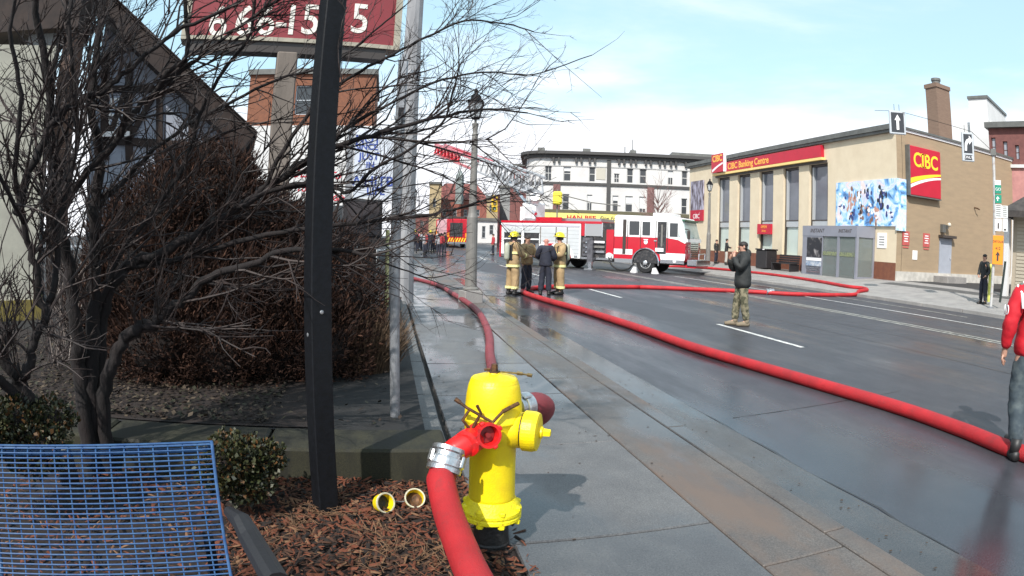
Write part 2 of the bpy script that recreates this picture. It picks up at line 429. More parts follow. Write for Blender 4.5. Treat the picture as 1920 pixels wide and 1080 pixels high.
# left: low concrete edge of the planting bed, raised car park behind it, edging blocks beside the pavement
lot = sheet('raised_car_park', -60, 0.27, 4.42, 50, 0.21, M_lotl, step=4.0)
wall = thing('edging_wall', 'low mossy concrete edging wall behind the bark mulch bed', 'low wall', (0, 4.2, 0))
random.seed(3)
for k in range(5):
    x1 = 0.40 - k * 1.25
    mb = MB(); mb.bbox(-.615, .615, -.235, .225, -.06, .225 + random.uniform(-.006, .006), .018)
    mb.build('block', M_ledge, wall, (x1 - .62, 0, 0), (0, random.uniform(-.004, .004), 0))
for k in range(14):
    mb = MB(); mb.bbox(-.082, .082, -.41, .41, -.1, .0, .014)
    o = mb.build('edging_block', M_kerb, pave, (0.362, 4.86 + k * .835, 0.055 + random.uniform(-.005, .005)), (0, random.uniform(-.02, .02), random.uniform(-.012, .012)))
sheet('verge', .27, .45, 4.4, 17, -.05, M_soil)
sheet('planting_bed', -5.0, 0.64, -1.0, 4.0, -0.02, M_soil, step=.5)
# bark mulch
random.seed(21)
mb = MB()
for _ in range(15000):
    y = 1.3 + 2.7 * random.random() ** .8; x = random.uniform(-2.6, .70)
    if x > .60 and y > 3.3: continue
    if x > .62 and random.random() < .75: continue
    if x < -.95 and random.random() < .8: continue  # mulch thinned so bare dark soil stands in for the bench's shadow
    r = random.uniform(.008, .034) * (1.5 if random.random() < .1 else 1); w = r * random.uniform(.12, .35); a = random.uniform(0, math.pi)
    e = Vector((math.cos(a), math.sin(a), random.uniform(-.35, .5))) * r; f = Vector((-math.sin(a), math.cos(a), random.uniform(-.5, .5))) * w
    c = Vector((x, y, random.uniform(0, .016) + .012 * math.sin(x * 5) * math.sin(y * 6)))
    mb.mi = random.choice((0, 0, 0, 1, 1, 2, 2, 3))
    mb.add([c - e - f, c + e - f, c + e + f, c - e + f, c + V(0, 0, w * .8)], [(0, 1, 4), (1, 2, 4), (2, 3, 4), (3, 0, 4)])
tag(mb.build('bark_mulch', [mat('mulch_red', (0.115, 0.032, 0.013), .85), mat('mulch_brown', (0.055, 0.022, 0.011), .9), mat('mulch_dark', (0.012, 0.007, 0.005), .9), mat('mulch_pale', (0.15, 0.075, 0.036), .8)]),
    'reddish brown bark mulch strewn over the planting bed around the hydrant', 'mulch', kind='stuff')
# straw-coloured dead grass tufts in the mulch
mb = MB()
for (px, py, n) in ((560, 985, 40), (600, 960, 34), (740, 1030, 44), (700, 1000, 30), (800, 1045, 30), (500, 1010, 24), (690, 1060, 26), (620, 930, 20), (850, 1060, 20)):
    c = gnd(px, py)
    for _ in range(n):
        a = random.uniform(0, 6.28); l = random.uniform(.05, .16); b = c + V(random.gauss(0, .06), random.gauss(0, .05), .006)
        d = V(math.cos(a), math.sin(a), random.uniform(.05, .45)) * l
        mb.tube([b, b + d * .5 + V(0, 0, .012), b + d + V(0, 0, -.02 * random.random())], [.0018, .0015, .0006], 3)
tag(mb.build('dead_grass', mat('straw', (0.19, 0.105, 0.055), .8, var=.5)), 'straw coloured dead grass stems lying in the bark mulch', 'dead grass', kind='stuff')

# ------------------------------------------------------------------ hydrant
HX, HY = 0.525, 3.02
hyd = thing('fire_hydrant', 'bright yellow fire hydrant with a black foot and two hoses coupled on', 'fire hydrant', (HX, HY, 0))
mb = MB(); mb.smooth = False
mb.lathe([(.098, -.05), (.098, .02), (.094, .03), (.088, .16), (.10, .17), (.10, .185)], 32)
mb.build('foot', M_ironb, hyd)
mb = MB(); mb.lathe([(.105, .165), (.150, .170), (.156, .176), (.156, .192), (.150, .198), (.150, .203), (.157, .208), (.157, .224), (.150, .232), (.135, .262), (.122, .285)], 40)
mb.build('flange', M_hydr, hyd)
for k in range(8):
    a = k * math.pi / 4 + .2
    mb = MB(); mb.lathe([(.019, -.045), (.019, -.03), (.013, -.03), (.013, .03), (.022, .03), (.022, .045), (.012, .052)], 6)
    mb.build('bolt', M_hydr, hyd, (.142 * math.cos(a), .142 * math.sin(a), .20))
mb = MB(); mb.smooth = True
mb.lathe([(.121, .27), (.119, .30), (.117, .45), (.118, .58), (.128, .605), (.139, .63), (.143, .66), (.144, .705), (.1470, .708), (.1470, .718), (.1435, .722), (.141, .78), (.135, .84), (.126, .885), (.112, .918)], 48)
mb.build('barrel', M_hyd, hyd)
mb = MB(); mb.lathe([(.121, .9005), (.114, .916), (.108, .922), (.07, .934), (.03, .940), (.028, .945)], 40)
mb.build('bonnet', M_hyd, hyd)
mb = MB(); mb.lathe([(.030, .94), (.030, .952), (.018, .952), (.016, .985), (.012, .988)], 5); mb.tube([(-.048, .01, .957), (-.02, .0, .962)], .007, 6)
mb.build('operating_nut', M_rust, hyd)
mb = MB(); mb.tube([(.03, -.01, .950), (.115, -.05, .949), (.165, -.075, .944)], [.0045, .005, .005], 6); mb.tube([(.105, -.046, .950), (.13, -.057, .948)], [.011, .009], 6); mb.tube([(.15, -.068, .946), (.172, -.078, .943)], .010, 6)
mb.build('bonnet_chain', M_brass, hyd)
def along(d, up=V(0, 0, 1)):       # matrix whose z axis runs along d
    d = Vector(d).normalized(); return d.to_track_quat('Z', 'Y').to_matrix().to_4x4()
# pumper port with cap towards the right
pd = V(.90, -.43, -.02).normalized(); pc = V(.0, .0, .665)
PM = Matrix.Translation(pc) @ along(pd)
mb = MB(); mb.smooth = True; mb.lathe([(.125, .05), (.110, .085), (.094, .115), (.090, .150)], 32, M=PM)
mb.build('pumper_port', M_hyd, hyd)
mb = MB(); mb.lathe([(.088, .150), (.0885, .158)], 32, M=PM); mb.build('gasket', M_ironb, hyd)
mb = MB(); mb.lathe([(.098, .158), (.102, .162), (.102, .21), (.095, .232), (.075, .238), (.03, .241)], 36, M=PM)
mb.lathe([(.030, .238), (.030, .252), (.024, .256)], 20, M=PM); mb.lathe([(.022, .255), (.0195, .290), (.015, .293)], 5, M=PM)
mb.build('port_cap', M_hyd, hyd)
# left outlet: gated red valve with silver coupling
vd = V(-.62, -.78, -.12).normalized(); vc = V(.0, .0, .675)
VM = Matrix.Translation(vc) @ along(vd)
mb = MB(); mb.smooth = True; mb.lathe([(.075, .06), (.068, .14)], 28, M=VM); mb.build('hose_port', M_hyd, hyd)
vp = vc + vd * .15
q1 = vp + V(-.10, -.045, -.02)
valve = thing('gate_valve', 'red gate valve screwed between the hydrant and the nearer hose', 'valve', (HX, HY, 0))
mb = MB(); mb.lathe([(.060, -.012), (.066, -.008), (.066, .03), (.060, .036), (.060, .07), (.066, .075), (.066, .11), (.05, .116)], 18, M=Matrix.Translation(vc + vd * .145) @ along(vd))
mb.build('valve_collar', M_valve, valve)
sd_ = V(-.86, -.30, -.42).normalized()
vb = vc + vd * .20
mb = MB(); mb.smooth = True; mb.lathe([(.050, -.02), (.060, .0), (.062, .05), (.060, .10), (.056, .13)], 26, M=Matrix.Translation(vb) @ along(sd_))
mb.build('valve_body', M_valve, valve)
BM_ = Matrix.Translation(vb + V(.055, -.005, .030)) @ along(V(.22, -.95, .12))
mb = MB(); mb.lathe([(.048, -.05), (.056, -.02), (.056, .035), (.062, .040), (.062, .062), (.048, .062), (.044, .020)], 26, M=BM_)
mb.build('valve_bonnet', M_valve, valve)
mb = MB(); mb.lathe([(.043, .021), (.040, .024), (.012, .024), (.012, .05)], 20, M=BM_); mb.build('valve_seat', M_valve_in, valve)
for k in range(4): MB().bbox(-.012, .012, .058, .074, .038, .064, .004, M=BM_ @ Matrix.Rotation(k * 1.571 + .5, 4, 'Z')).build('valve_lug', M_valve, valve)
mb = MB()
for pts in (((.0, .0, .06), (.035, -.015, .135), (.015, -.02, .175)), ((-.085, .01, .20), (-.03, -.005, .16), (.09, -.02, .09)), ((.09, -.02, .09), (.14, -.01, .14), (.22, .02, .17)), ((-.02, .0, .06), (-.05, -.005, .10), (-.015, -.005, .155))):
    mb.tube([vb + V(*p) for p in pts], .0075, 8)
mb.tube([vb + V(-.085, .01, .20), vb + V(-.06, .003, .183)], .011, 8)
mb.tube([vb + V(.14, -.01, .14), vb + V(.22, .02, .17)], .0105, 8)
mb.build('valve_handle', M_rust, valve)
def coupling(c, d, r, ln, label, cat='coupling'):
    t = thing('hose_coupling', label, cat, c)
    d = Vector(d).normalized(); Mx = along(d)
    mb = MB(); mb.smooth = False
    mb.lathe([(r * .86, -ln / 2), (r * .98, -ln / 2 + .004), (r * .98, -ln / 2 + .022), (r * .9, -ln / 2 + .03), (r * .9, -.012), (r, -.008), (r * 1.03, 0), (r * 1.03, .03), (r * .95, .036), (r * .95, ln / 2 - .03), (r * 1.0, ln / 2 - .024), (r * 1.0, ln / 2 - .004), (r * .9, ln / 2)], 40, M=Mx)
    mb.build('coupling_ring', M_alu, t)
    for k in range(3):
        a = k * 2.094 + .5
        mb = MB(); mb.bbox(-.018, .018, r * .97, r * 1.15, -.03, .03, .006, M=Mx @ Matrix.Rotation(a, 4, 'Z'))
        mb.build('lug', M_alu, t)
    return t
vend = V(HX, HY, 0) + vb + sd_ * .125
cdv = V(-.30, -.42, -.86).normalized()
cc = vend + cdv * .045 + V(-.01, 0, .012)
coupling(cc, cdv, .083, .125, 'worn silver coupling between the red valve and the nearer hose')
p0 = cc + cdv * .05
hp = [p0, p0 + cdv * .05, away(827, 905, 2.70), away(840, 960, 2.50), away(866, 1030, 2.22), away(898, 1100, 1.98), V(.42, 1.45, .24), V(.55, 1.0, .10), V(.8, .4, .075), V(1.0, -.4, .075), V(1.4, -2.5, .075)]
mb = MB(); mb.smooth = True; mb.tube(curve_pts(hp, 10), .0655, 28)
tag(mb.build('fire_hose', M_hose), 'bright red supply hose arching from the hydrant towards the viewer', 'fire hose')
# rear outlet: silver coupling and the hose that runs up the pavement
rd = V(.80, .60, -.02).normalized(); rc = V(.0, .0, .735)
mb = MB(); mb.smooth = True; mb.lathe([(.065, .06), (.062, .155)], 28, M=Matrix.Translation(rc) @ along(rd)); mb.build('rear_port', M_hyd, hyd)
rcc = V(HX, HY, 0) + rc + rd * .205
coupling(rcc, rd, .074, .11, 'silver coupling on the far side of the hydrant')
p0 = rcc + rd * .045
hp = [p0, p0 + V(.07, .045, -.005), p0 + V(.125, .12, -.05), p0 + V(.11, .21, -.12), p0 + V(.0, .30, -.19), V(.70, 3.60, .40), V(.70, 3.80, .20), V(.74, 4.15, .075), V(.90, 5.2, .066), V(1.20, 7.0, .066), V(1.36, 8.2, .066), V(1.58, 9.6, .066), V(1.74, 11.0, .066), V(1.88, 12.8, .066), V(1.90, 14.7, .066), V(1.78, 17.5, .066), V(1.62, 20.3, .066), V(.9, 23.5, .066), V(.0, 26, .066 + .0), V(-1.2, 29, .27)]
mb = MB(); mb.smooth = True; mb.tube(curve_pts(hp, 8), .064, 20)
tag(mb.build('fire_hose', M_hose_dull), 'faded dark red hose looping behind the hydrant and away up the pavement', 'fire hose')
# long hose on the road
HZ = RZ + .072
hp = [V(8.9, 21.2, HZ), V(6.4, 21.1, HZ), V(5.2, 20.6, HZ), V(4.35, 19.6, HZ), V(4.05, 18.4, HZ), V(4.15, 16.2, HZ), V(4.45, 13.6, HZ), V(4.62, 10.8, HZ), V(4.66, 8.76, HZ), V(4.9, 6.7, HZ), V(5.12, 4.8, HZ), V(5.12, 3.7, HZ), V(5.05, 2.9, HZ), V(5.2, 2.0, HZ), V(5.9, .5, HZ), V(7, -3, HZ)]
mb = MB(); mb.smooth = True; mb.tube(curve_pts(hp, 10), .074, 22)
tag(mb.build('fire_hose', M_hose), 'long red hose curving along the near lane past the man in the dark jacket', 'fire hose')
hp = [V(8.9, 21.2, HZ), V(12.4, 19.9, HZ), V(14.2, 18.75, HZ), V(17.0, 18.75, HZ), V(17.6, 18.95, .13), V(18.3, 19.2, .17), V(18.7, 19.9, .19), V(18.6, 20.9, .19), V(19.2, 24.0, .22), V(19.6, 28, .24), V(19.4, 33, .24), V(18.4, 37.0, .19), V(17.1, 38.3, .02), V(16.3, 37.5, HZ)]
mb = MB(); mb.smooth = True; mb.tube(curve_pts(hp, 10), .076, 16)
tag(mb.build('fire_hose', M_hose), 'red hose crossing the road and doubling back at the far kerb to the fire engine', 'fire hose')
hp = [V(11.5, 20.75, HZ), V(14.0, 19.6, HZ), V(15.8, 19.25, HZ), V(17.2, 19.25, HZ)]
coupling(V(13.35, 19.32, HZ + .03), V(1, -.25, 0), .12, .30, 'pale coupling on the red hose behind the man in the dark jacket')
# two caps in the mulch
def cap(px, py, rot, label, inner):
    p = gnd(px, py, .05); t = thing('port_cap', label, 'hydrant cap', p); t.rotation_euler = rot
    mb = MB(); n = 30
    mb.lathe([(.025, -.060), (.028, -.045), (.052, -.040), (.056, -.02), (.062, .015), (.062, .026), (.053, .026), (.050, -.030), (.03, -.034)], n)
    mb.build('cap_shell', M_hyd, t)
    mb = MB(); mb.lathe([(.0535, .020), (.0625, .020), (.0635, .027), (.0615, .0315), (.054, .0305), (.0535, .020)], n, cap=False); mb.build('rim', mat('pale_rim', (.62, .58, .42), .5, var=.4, vs=40), t)
    mb = MB(); mb.lathe([(.0495, -.030), (.049, -.026), (.03, -.024), (.012, -.029)], n); mb.build('gasket', inner, t)
    mb = MB(); mb.lathe([(.017, -.085), (.019, -.06)], 5); mb.build('cap_nut', M_hyd, t)
    return t
cap(719, 943, (R(68), R(12), R(28)), 'yellow hydrant cap lying on its side in the mulch nearer the black post', M_ironb)
cap(777, 936, (R(52), 0, R(6)), 'open hydrant cap in the mulch beside the red hose with its pale rim up', M_rust)
mb = MB(); a, b = gnd(733, 944, .03), gnd(763, 938, .02)
mb.tube([a, a.lerp(b, .3) + V(0, 0, .008), a.lerp(b, .7) - V(0, 0, .005), b], .004, 6)
tag(mb.build('cap_chain', M_galv), 'thin tether lying between the two hydrant caps', 'chain')
# ------------------------------------------------------------------ vertical planes for facades
class Plane:
    """a facade: origin on the ground, u runs along the wall; pu() gives the wall coordinates seen at a pixel"""
    def __init__(s, o, ang):       # ang: direction of u, anticlockwise from +X
        s.o = Vector(o); s.ang = ang; s.u = V(math.cos(ang), math.sin(ang), 0); s.n = V(s.u.y, -s.u.x, 0)   # n points to the viewer's side when u runs rightwards
    def pu(s, px, py):
        d = ray(px, py); t = (s.o - EYE).dot(s.n) / d.dot(s.n); p = EYE + d * t
        return (p - s.o).dot(s.u), p.z - s.o.z
def facing(px, dist, z=0.0, turn=0.0):   # plane square to the sight line at px
    p = away(px, 450, dist); p.z = z
    d = V(p.x, p.y, 0).normalized()
    return Plane(p, math.atan2(-d.x, d.y) + turn)
F_SERIF = None
def text(s, size, m, parent, loc, rot=(math.pi / 2, 0, 0), name='lettering', ext=.004, bold=0.0, sx=1.0, align='CENTER', shear=0.0, space=1.0):
    c = bpy.data.curves.new(name, 'FONT'); c.body = s; c.size = size; c.extrude = ext; c.offset = bold
    c.align_x = align; c.align_y = 'CENTER'; c.shear = shear; c.space_character = space
    c.resolution_u = 4
    q = bpy.data.objects.new('tmp', c); col.objects.link(q)
    me = bpy.data.meshes.new_from_object(q.evaluated_get(bpy.context.evaluated_depsgraph_get()))
    bpy.data.objects.remove(q); bpy.data.curves.remove(c)
    me.materials.clear(); me.materials.append(m)
    o = bpy.data.objects.new(name, me); col.objects.link(o)
    o.parent = parent; o.location = loc; o.rotation_euler = rot; o.scale = (sx, 1, 1)
    return o
def window(parent, x0, x1, z0, z1, fm, gm, y=0.0, rev=.08, fw=.05, rows=2, cols=1, sill=True, blind=None, blind_h=.5, sm=None):
    """a sash window in a facade whose front is at y (viewer on the -y side): frame > panes, sill"""
    mb = MB()
    mb.box(x0, x0 + fw, y - .02, y + rev, z0, z1); mb.box(x1 - fw, x1, y - .02, y + rev, z0, z1)
    mb.box(x0 + fw, x1 - fw, y - .018, y + rev, z1 - fw, z1); mb.box(x0 + fw, x1 - fw, y - .018, y + rev, z0, z0 + fw)
    for r in range(1, rows):
        z = z0 + (z1 - z0) * r / rows; mb.box(x0 + fw, x1 - fw, y - .01, y + rev, z - fw / 2.4, z + fw / 2.4)
    for c in range(1, cols):
        x = x0 + (x1 - x0) * c / cols; mb.box(x - fw / 3, x + fw / 3, y - .006, y + rev, z0 + fw, z1 - fw)
    w = mb.build('window', fm, parent)
    for r in range(rows):
        for c in range(cols):
            a, b = x0 + (x1 - x0) * c / cols, x0 + (x1 - x0) * (c + 1) / cols
            e, f = z0 + (z1 - z0) * r / rows, z0 + (z1 - z0) * (r + 1) / rows
            MB().box(a + .01, b - .01, y + .012, y + .022, e + .01, f - .01).build('pane', gm, w)
    if blind: MB().box(x0 + fw, x1 - fw, y + .006, y + .010, z1 - (z1 - z0) * blind_h, z1 - fw).build('blind', blind, w)
    if sill: MB().box(x0 - .08, x1 + .08, y - .10, y + .0, z0 - .10, z0).build('sill', sm or fm, w)
    return w
def wall_with_holes(mb, x0, x1, z0, z1, holes, y, depth):
    """front skin at y with rectangular openings and their reveals"""
    xs = sorted({x0, x1, *[h[0] for h in holes], *[h[1] for h in holes]}); zs = sorted({z0, z1, *[h[2] for h in holes], *[h[3] for h in holes]})
    xs = [x for x in xs if x0 <= x <= x1]; zs = [z for z in zs if z0 <= z <= z1]
    for i in range(len(xs) - 1):
        for j in range(len(zs) - 1):
            cx, cz = (xs[i] + xs[i + 1]) / 2, (zs[j] + zs[j + 1]) / 2
            if any(h[0] < cx < h[1] and h[2] < cz < h[3] for h in holes): continue
            mb.add([(xs[i], y, zs[j]), (xs[i + 1], y, zs[j]), (xs[i + 1], y, zs[j + 1]), (xs[i], y, zs[j + 1])], [(0, 1, 2, 3)])
    for a, b, c, d in holes:
        mb.add([(a, y, c), (b, y, c), (b, y, d), (a, y, d), (a, y + depth, c), (b, y + depth, c), (b, y + depth, d), (a, y + depth, d)],
               [(0, 4, 5, 1), (1, 5, 6, 2), (2, 6, 7, 3), (3, 7, 4, 0)])

# ------------------------------------------------------------------ the bank
BX, BY0, BY1, BG, BT = 23.56, 22.60, 46.15, 0.40, 8.0
M_cream = mat('cream_render', (0.66, 0.56, 0.41), 0.85, c2=(0.60, 0.50, 0.36), vs=1.2, bump=.25, bs=30)
M_brown = mat('tan_painted_brick', (0.34, 0.25, 0.16), 0.85, c2=(0.29, 0.215, 0.14), vs=1.0, bump=.3, bs=12, stretch=(1, 1, 5))
M_redbrick = mat('rust_tile', (0.20, 0.075, 0.04), 0.7, c2=(0.15, 0.055, 0.035), vs=5)
M_fasc = mat('grey_fascia', (0.15, 0.15, 0.14), 0.5, 0.2, var=.3, vs=2)
M_wglass = mat('tinted_bank_glass', (0.15, 0.16, 0.19), 0.14, spec=0.7, var=.25, vs=.6)
M_pale = mat('frosted_film', (0.50, 0.57, 0.53), 0.3, var=.12, vs=.8)
M_wframe = mat('dark_bronze_frame', (0.05, 0.04, 0.035), 0.45)
M_lframe = mat('pale_aluminium_frame', (0.48, 0.50, 0.52), 0.4, 0.3)
M_cred = mat('bank_sign_red', (0.50, 0.012, 0.035), 0.4, var=.12, vs=2)
M_gold = mat('sign_yellow', (0.90, 0.62, 0.03), 0.45)
M_orange = mat('sign_orange_letter', (0.90, 0.45, 0.08), 0.45)
M_swh = mat('sign_white', (0.82, 0.80, 0.80), 0.45)
bank = thing('bank_building', 'cream and tan two storey bank with tall dark windows and red signs', 'bank', (BX, BY0, 0))
# local frame: front facade is x = 0 (seen from -x); walls built directly in shifted coordinates
FR = bpy.data.objects.new('front_wall', None)  # placeholder replaced below
bpy.data.objects.remove(FR)
def frame_child(name, parent, loc, rz):
    pass
# front wall: built in a frame where local X' runs from the corner (0) towards the far end, viewer at -Y'
FM = Matrix.Translation(V(0, 0, 0)) @ Matrix.Rotation(R(-90), 4, 'Z') @ Matrix.Scale(1, 4)
# u axis (0->far end) must run right-to-left for the viewer: use mirrored coordinate u = Y - BY0
LEN = BY1 - BY0
wins = [(a - BY0, b - BY0) for a, b in ((28.37, 30.19), (31.23, 32.93), (34.07, 35.74), (36.9, 38.61), (39.74, 41.49))]
def fbox(mb, x0, x1, u0, u1, z0, z1): return mb.box(x0, x1, u0, u1, z0, z1)
mb = MB()
holes = [(a, b, 1.26, 6.66) for a, b in wins]
tmp = MB(); wall_with_holes(tmp, 0, LEN, 1.26, BT, holes, 0, .42)
mb.add([(v[1], v[0], v[2]) for v in tmp.v], [tuple(reversed(f)) for f in tmp.f])
mb.box(.42, .44, 0, LEN, .2, BT)
mb.box(0, 12, LEN, LEN + .02, .2, BT)
fw = mb.build('front_wall', M_cream, bank)
mb = MB(); mb.box(-.004, .4, .004, LEN, .1, 1.255); mb.build('brick_base', M_redbrick, bank)
mb = MB(); mb.box(.002, 11.6, .0, .3, .2, BT - .02); mb.build('side_wall', M_brown, bank)
mb = MB(); mb.box(.5, 12.6, .35, LEN, BT - .3, BT - .05); mb.build('roof', mat('roof_gravel', (.3, .3, .3), .9), bank)
mb = MB(); mb.box(-.28, .5, -.05, LEN + .1, BT - .10, BT + .16); mb.box(-.20, .5, .0, LEN + .1, BT - .24, BT - .10); mb.build('front_fascia', M_fasc, bank)
mb = MB(); mb.box(-.02, 11.65, -.14, .34, BT - .02, BT + .10); mb.build('side_coping', M_fasc, bank)
mb = MB(); mb.box(.5, 11.6, -.06, .3, BT - .14, BT - .025); mb.build('pale_flashing', M_swh, bank)
mb = MB(); mb.box(.01, 11.62, -.09, 0, .3, .86); mb.build('concrete_plinth', mat('plinth_white', (.56, .53, .48), .8, var=.3, vs=3), bank)
for k, (a, b) in enumerate(wins):
    # dark frame inside the opening, dark glass above, rail, pale filmed pane below
    mb = MB()
    mb.box(.18, .40, a, a + .10, 1.26, 6.66); mb.box(.18, .40, b - .10, b, 1.26, 6.66)
    mb.box(.20, .40, a + .1, b - .1, 6.52, 6.66); mb.box(.20, .40, a + .1, b - .1, 3.36, 3.42)
    w = mb.build('window', M_wframe, bank)
    MB().box(.335, .345, a + .1, b - .1, 3.42, 6.52).build('pane', M_wglass, w)
    MB().box(.315, .325, a + .1, b - .1, 1.26, 3.00).build('pane', M_pale if k != 0 else M_wglass, w)
    MB().box(.22, .36, a + .1, b - .1, 3.00, 3.36).build('transom', M_lframe, w)
    MB().box(.19, .33, b - .24, b - .10, 3.42, 6.5).build('mullion', M_lframe, w)
mb = MB(); mb.box(-.14, 0, wins[2][0] + .02, wins[2][1] - .02, 2.52, 3.18); o = mb.build('entrance_sign', M_cred, bank)
text('OPEN', .26, M_orange, bank, (-.15, (wins[2][0] + wins[2][1]) / 2, 2.98), (math.pi / 2, 0, -math.pi / 2))
text('24 hrs', .2, M_orange, bank, (-.15, (wins[2][0] + wins[2][1]) / 2, 2.72), (math.pi / 2, 0, -math.pi / 2))
# long red sign band
s0, s1 = 28.7 - BY0, 41.2 - BY0
mb = MB(); mb.box(-.26, -.001, s0, s1, 6.98, 7.66); mb.build('sign_band', M_cred, bank)
mb = MB(); mb.box(-.30, -.001, s0 - .1, s1 + .6, 6.80, 6.95); mb.build('yellow_strip', mat('cream_yellow_strip', (.80, .58, .22), .5), bank)
mb = MB(); mb.box(-.10, -.001, s0 - .3, s1 + .5, 6.665, 6.80); mb.build('soffit', M_wframe, bank)
text('CIBC Banking Centre', .62, M_orange, bank, (-.27, 14.3, 7.30), (math.pi / 2, 0, -math.pi / 2), bold=.012, sx=.98)
v0, v1 = 39.95 - BY0, 41.75 - BY0
mb = MB(); mb.box(-.42, -.27, v0, v1, 7.0, 8.36); mb.build('sign_box', M_cred, bank)
mb = MB(); mb.box(-.44, -.25, v0 - .16, v0 - .02, 6.98, 8.40); mb.build('sign_edge', M_swh, bank)
text('CIBC', .66, M_orange, bank, (-.43, (v0 + v1) / 2, 8.0), (math.pi / 2, 0, -math.pi / 2), bold=.02)
def swoosh(parent, m, mk, u0, u1, zl, zm, zr, wl, wr, n=14):
    """curved band across a square sign; mk(u, z, d) maps to the sign's own axes"""
    P = []
    for i in range(n + 1):
        t = i / n; z = (1 - t) ** 2 * zl + 2 * t * (1 - t) * zm + t * t * zr; w = wl + (wr - wl) * t
        P.append((u0 + (u1 - u0) * t, z, w))
    mb = MB(); vs = [mk(u, z, 0) for u, z, w in P] + [mk(u, z - w, 0) for u, z, w in P]
    mb.add(vs, [(i, i + 1, n + 2 + i, n + 1 + i) for i in range(n)])
    return mb.build('swoosh', m, parent)
swoosh(bank, M_swh, lambda u, z, d: (-.425, v1 - u, z), .12, v1 - v0 - .06, 7.22, 7.55, 7.68, .2, .12)
# big square sign on the side wall
q0, q1, zz0, zz1 = 24.25 - BX, 26.95 - BX, 4.68, 7.18
mb = MB(); mb.bbox(q0, q1, -.28, -.001, zz0, zz1, .03); mb.build('square_sign', M_cred, bank)
mb = MB(); mb.box(q0 - .02, q0 + .07, -.30, -.001, zz0 - .02, zz1 + .02); mb.box(q0 + .07, q1 + .02, -.295, -.001, zz0 - .06, zz0 - .001); mb.build('sign_rim', M_fasc, bank)
MSG = (q0 + q1) / 2 + .04
_o = text('CIBC', 1.02, M_gold, bank, (MSG, -.285, 6.47), bold=.018, sx=.93); _zs = [v.co.y for v in _o.data.vertices]; _z0, _z1 = 6.47 + min(_zs) + .05, 6.47 + max(_zs) - .05
for x in (MSG - .31, MSG + .0):
    for z in (_z0, _z1): MB().box(x - .11, x + .11 * (1 if x < MSG - .1 else .2), -.289, -.284, z - .03, z + .03).build('serif', M_gold, bank)
mk = lambda u, z, d: (u, -.2835 - d, z)
swoosh(bank, M_gold, mk, q0 + .07, q1 - .01, 5.52, 5.86, 5.98, .27, .10)
swoosh(bank, M_swh, lambda u, z, d: (u, -.2845, z), q0 + .07, q1 - .01, 5.20, 5.70, 5.80, .17, .10)
# side door, lamp, notices
mb = MB(); mb.box(3.60, 4.72, -.05, .01, .78, 2.70); dr = mb.build('side_door', mat('grey_door_paint', (.34, .36, .41), .55, var=.1, vs=3), bank)
MB().box(4.55, 4.62, -.11, -.051, 1.62, 1.82).build('handle', M_chrome, dr)
mb = MB(); mb.box(3.5, 4.82, -.35, .0, 2.72, 2.86); mb.build('door_canopy', M_wframe, bank)
mb = MB(); mb.box(3.1, 4.95, -1.1, -.092, .4, .72); mb.build('door_step', M_dry, bank)
mb = MB(); mb.box(3.65, 3.95, -.2, 0, 3.0, 3.42); mb.box(4.0, 4.12, -.25, 0, 3.2, 3.4); mb.build('wall_lamp', M_fasc, bank)
mb = MB(); mb.ell((4.12, -.3, 3.42), .12, .12, .12); mb.build('lamp_globe', mat('old_globe', (.55, .5, .4), .3), bank)
for (x0, x1, n) in ((.44, .99, 0), (2.15, 2.70, 1)):
    mb = MB(); mb.box(x0, x1, -.03, 0, 2.16, 2.86); b = mb.build('parking_notice', mat('faded_red_notice', (.50, .10, .09), .6, var=.2, vs=6), bank)
    for k, ww in enumerate((.30, .36, .26, .34)):
        MB().box((x0 + x1 - ww) / 2, (x0 + x1 + ww) / 2, -.034, -.031, 2.70 - k * .12, 2.75 - k * .12).build('print_line', M_swh, b)
    MB().box(x0 + .05, x1 - .05, -.032, 0, 2.03, 2.10).build('lower_notice', mat('faded_red_notice_b', (.5, .12, .1), .6), bank)
mb = MB(); mb.box(1.30, 1.68, -.03, 0, 1.48, 1.94); mb.build('paper_notice', M_swh, bank)
mb = MB(); mb.box(-.03, 0, .75, 1.45, 1.95, 2.72); o = mb.build('paper_notice', M_swh, bank)
for k in range(4): MB().box(-.034, -.031, .9, 1.3, 2.1 + k * .13, 2.14 + k * .13).build('print_line', M_fasc, o)
mb = MB(); mb.tube([(7.0, -.02, 4.6), (7.05, -.25, 4.55), (7.2, -.28, 4.5)], .04, 8); mb.build('vent_pipe', M_rust, bank)
# chimney on the roof
CS = 25.6 / 22.6
cx0, cx1 = 26.62 * CS - BX, 27.85 * CS - BX
mb = MB(); mb.box(cx0, cx1, 2.4, 3.35, BT - .3, 11.85); mb.box(cx0 - .06, cx1 + .06, 2.34, 3.41, 11.85, 12.1); mb.build('chimney', mat('chimney_brick', (.21, .14, .10), .85, c2=(.17, .11, .08), vs=3, bump=.3, bs=14, stretch=(1, 1, 5)), bank)
mb = MB(); mb.lathe([(.28, 12.12), (.28, 12.38), (.33, 12.40), (.33, 12.55), (.1, 12.6)], 14, c=(cx0 + .65, 2.9, 0)); mb.build('chimney_pot', M_fasc, bank)
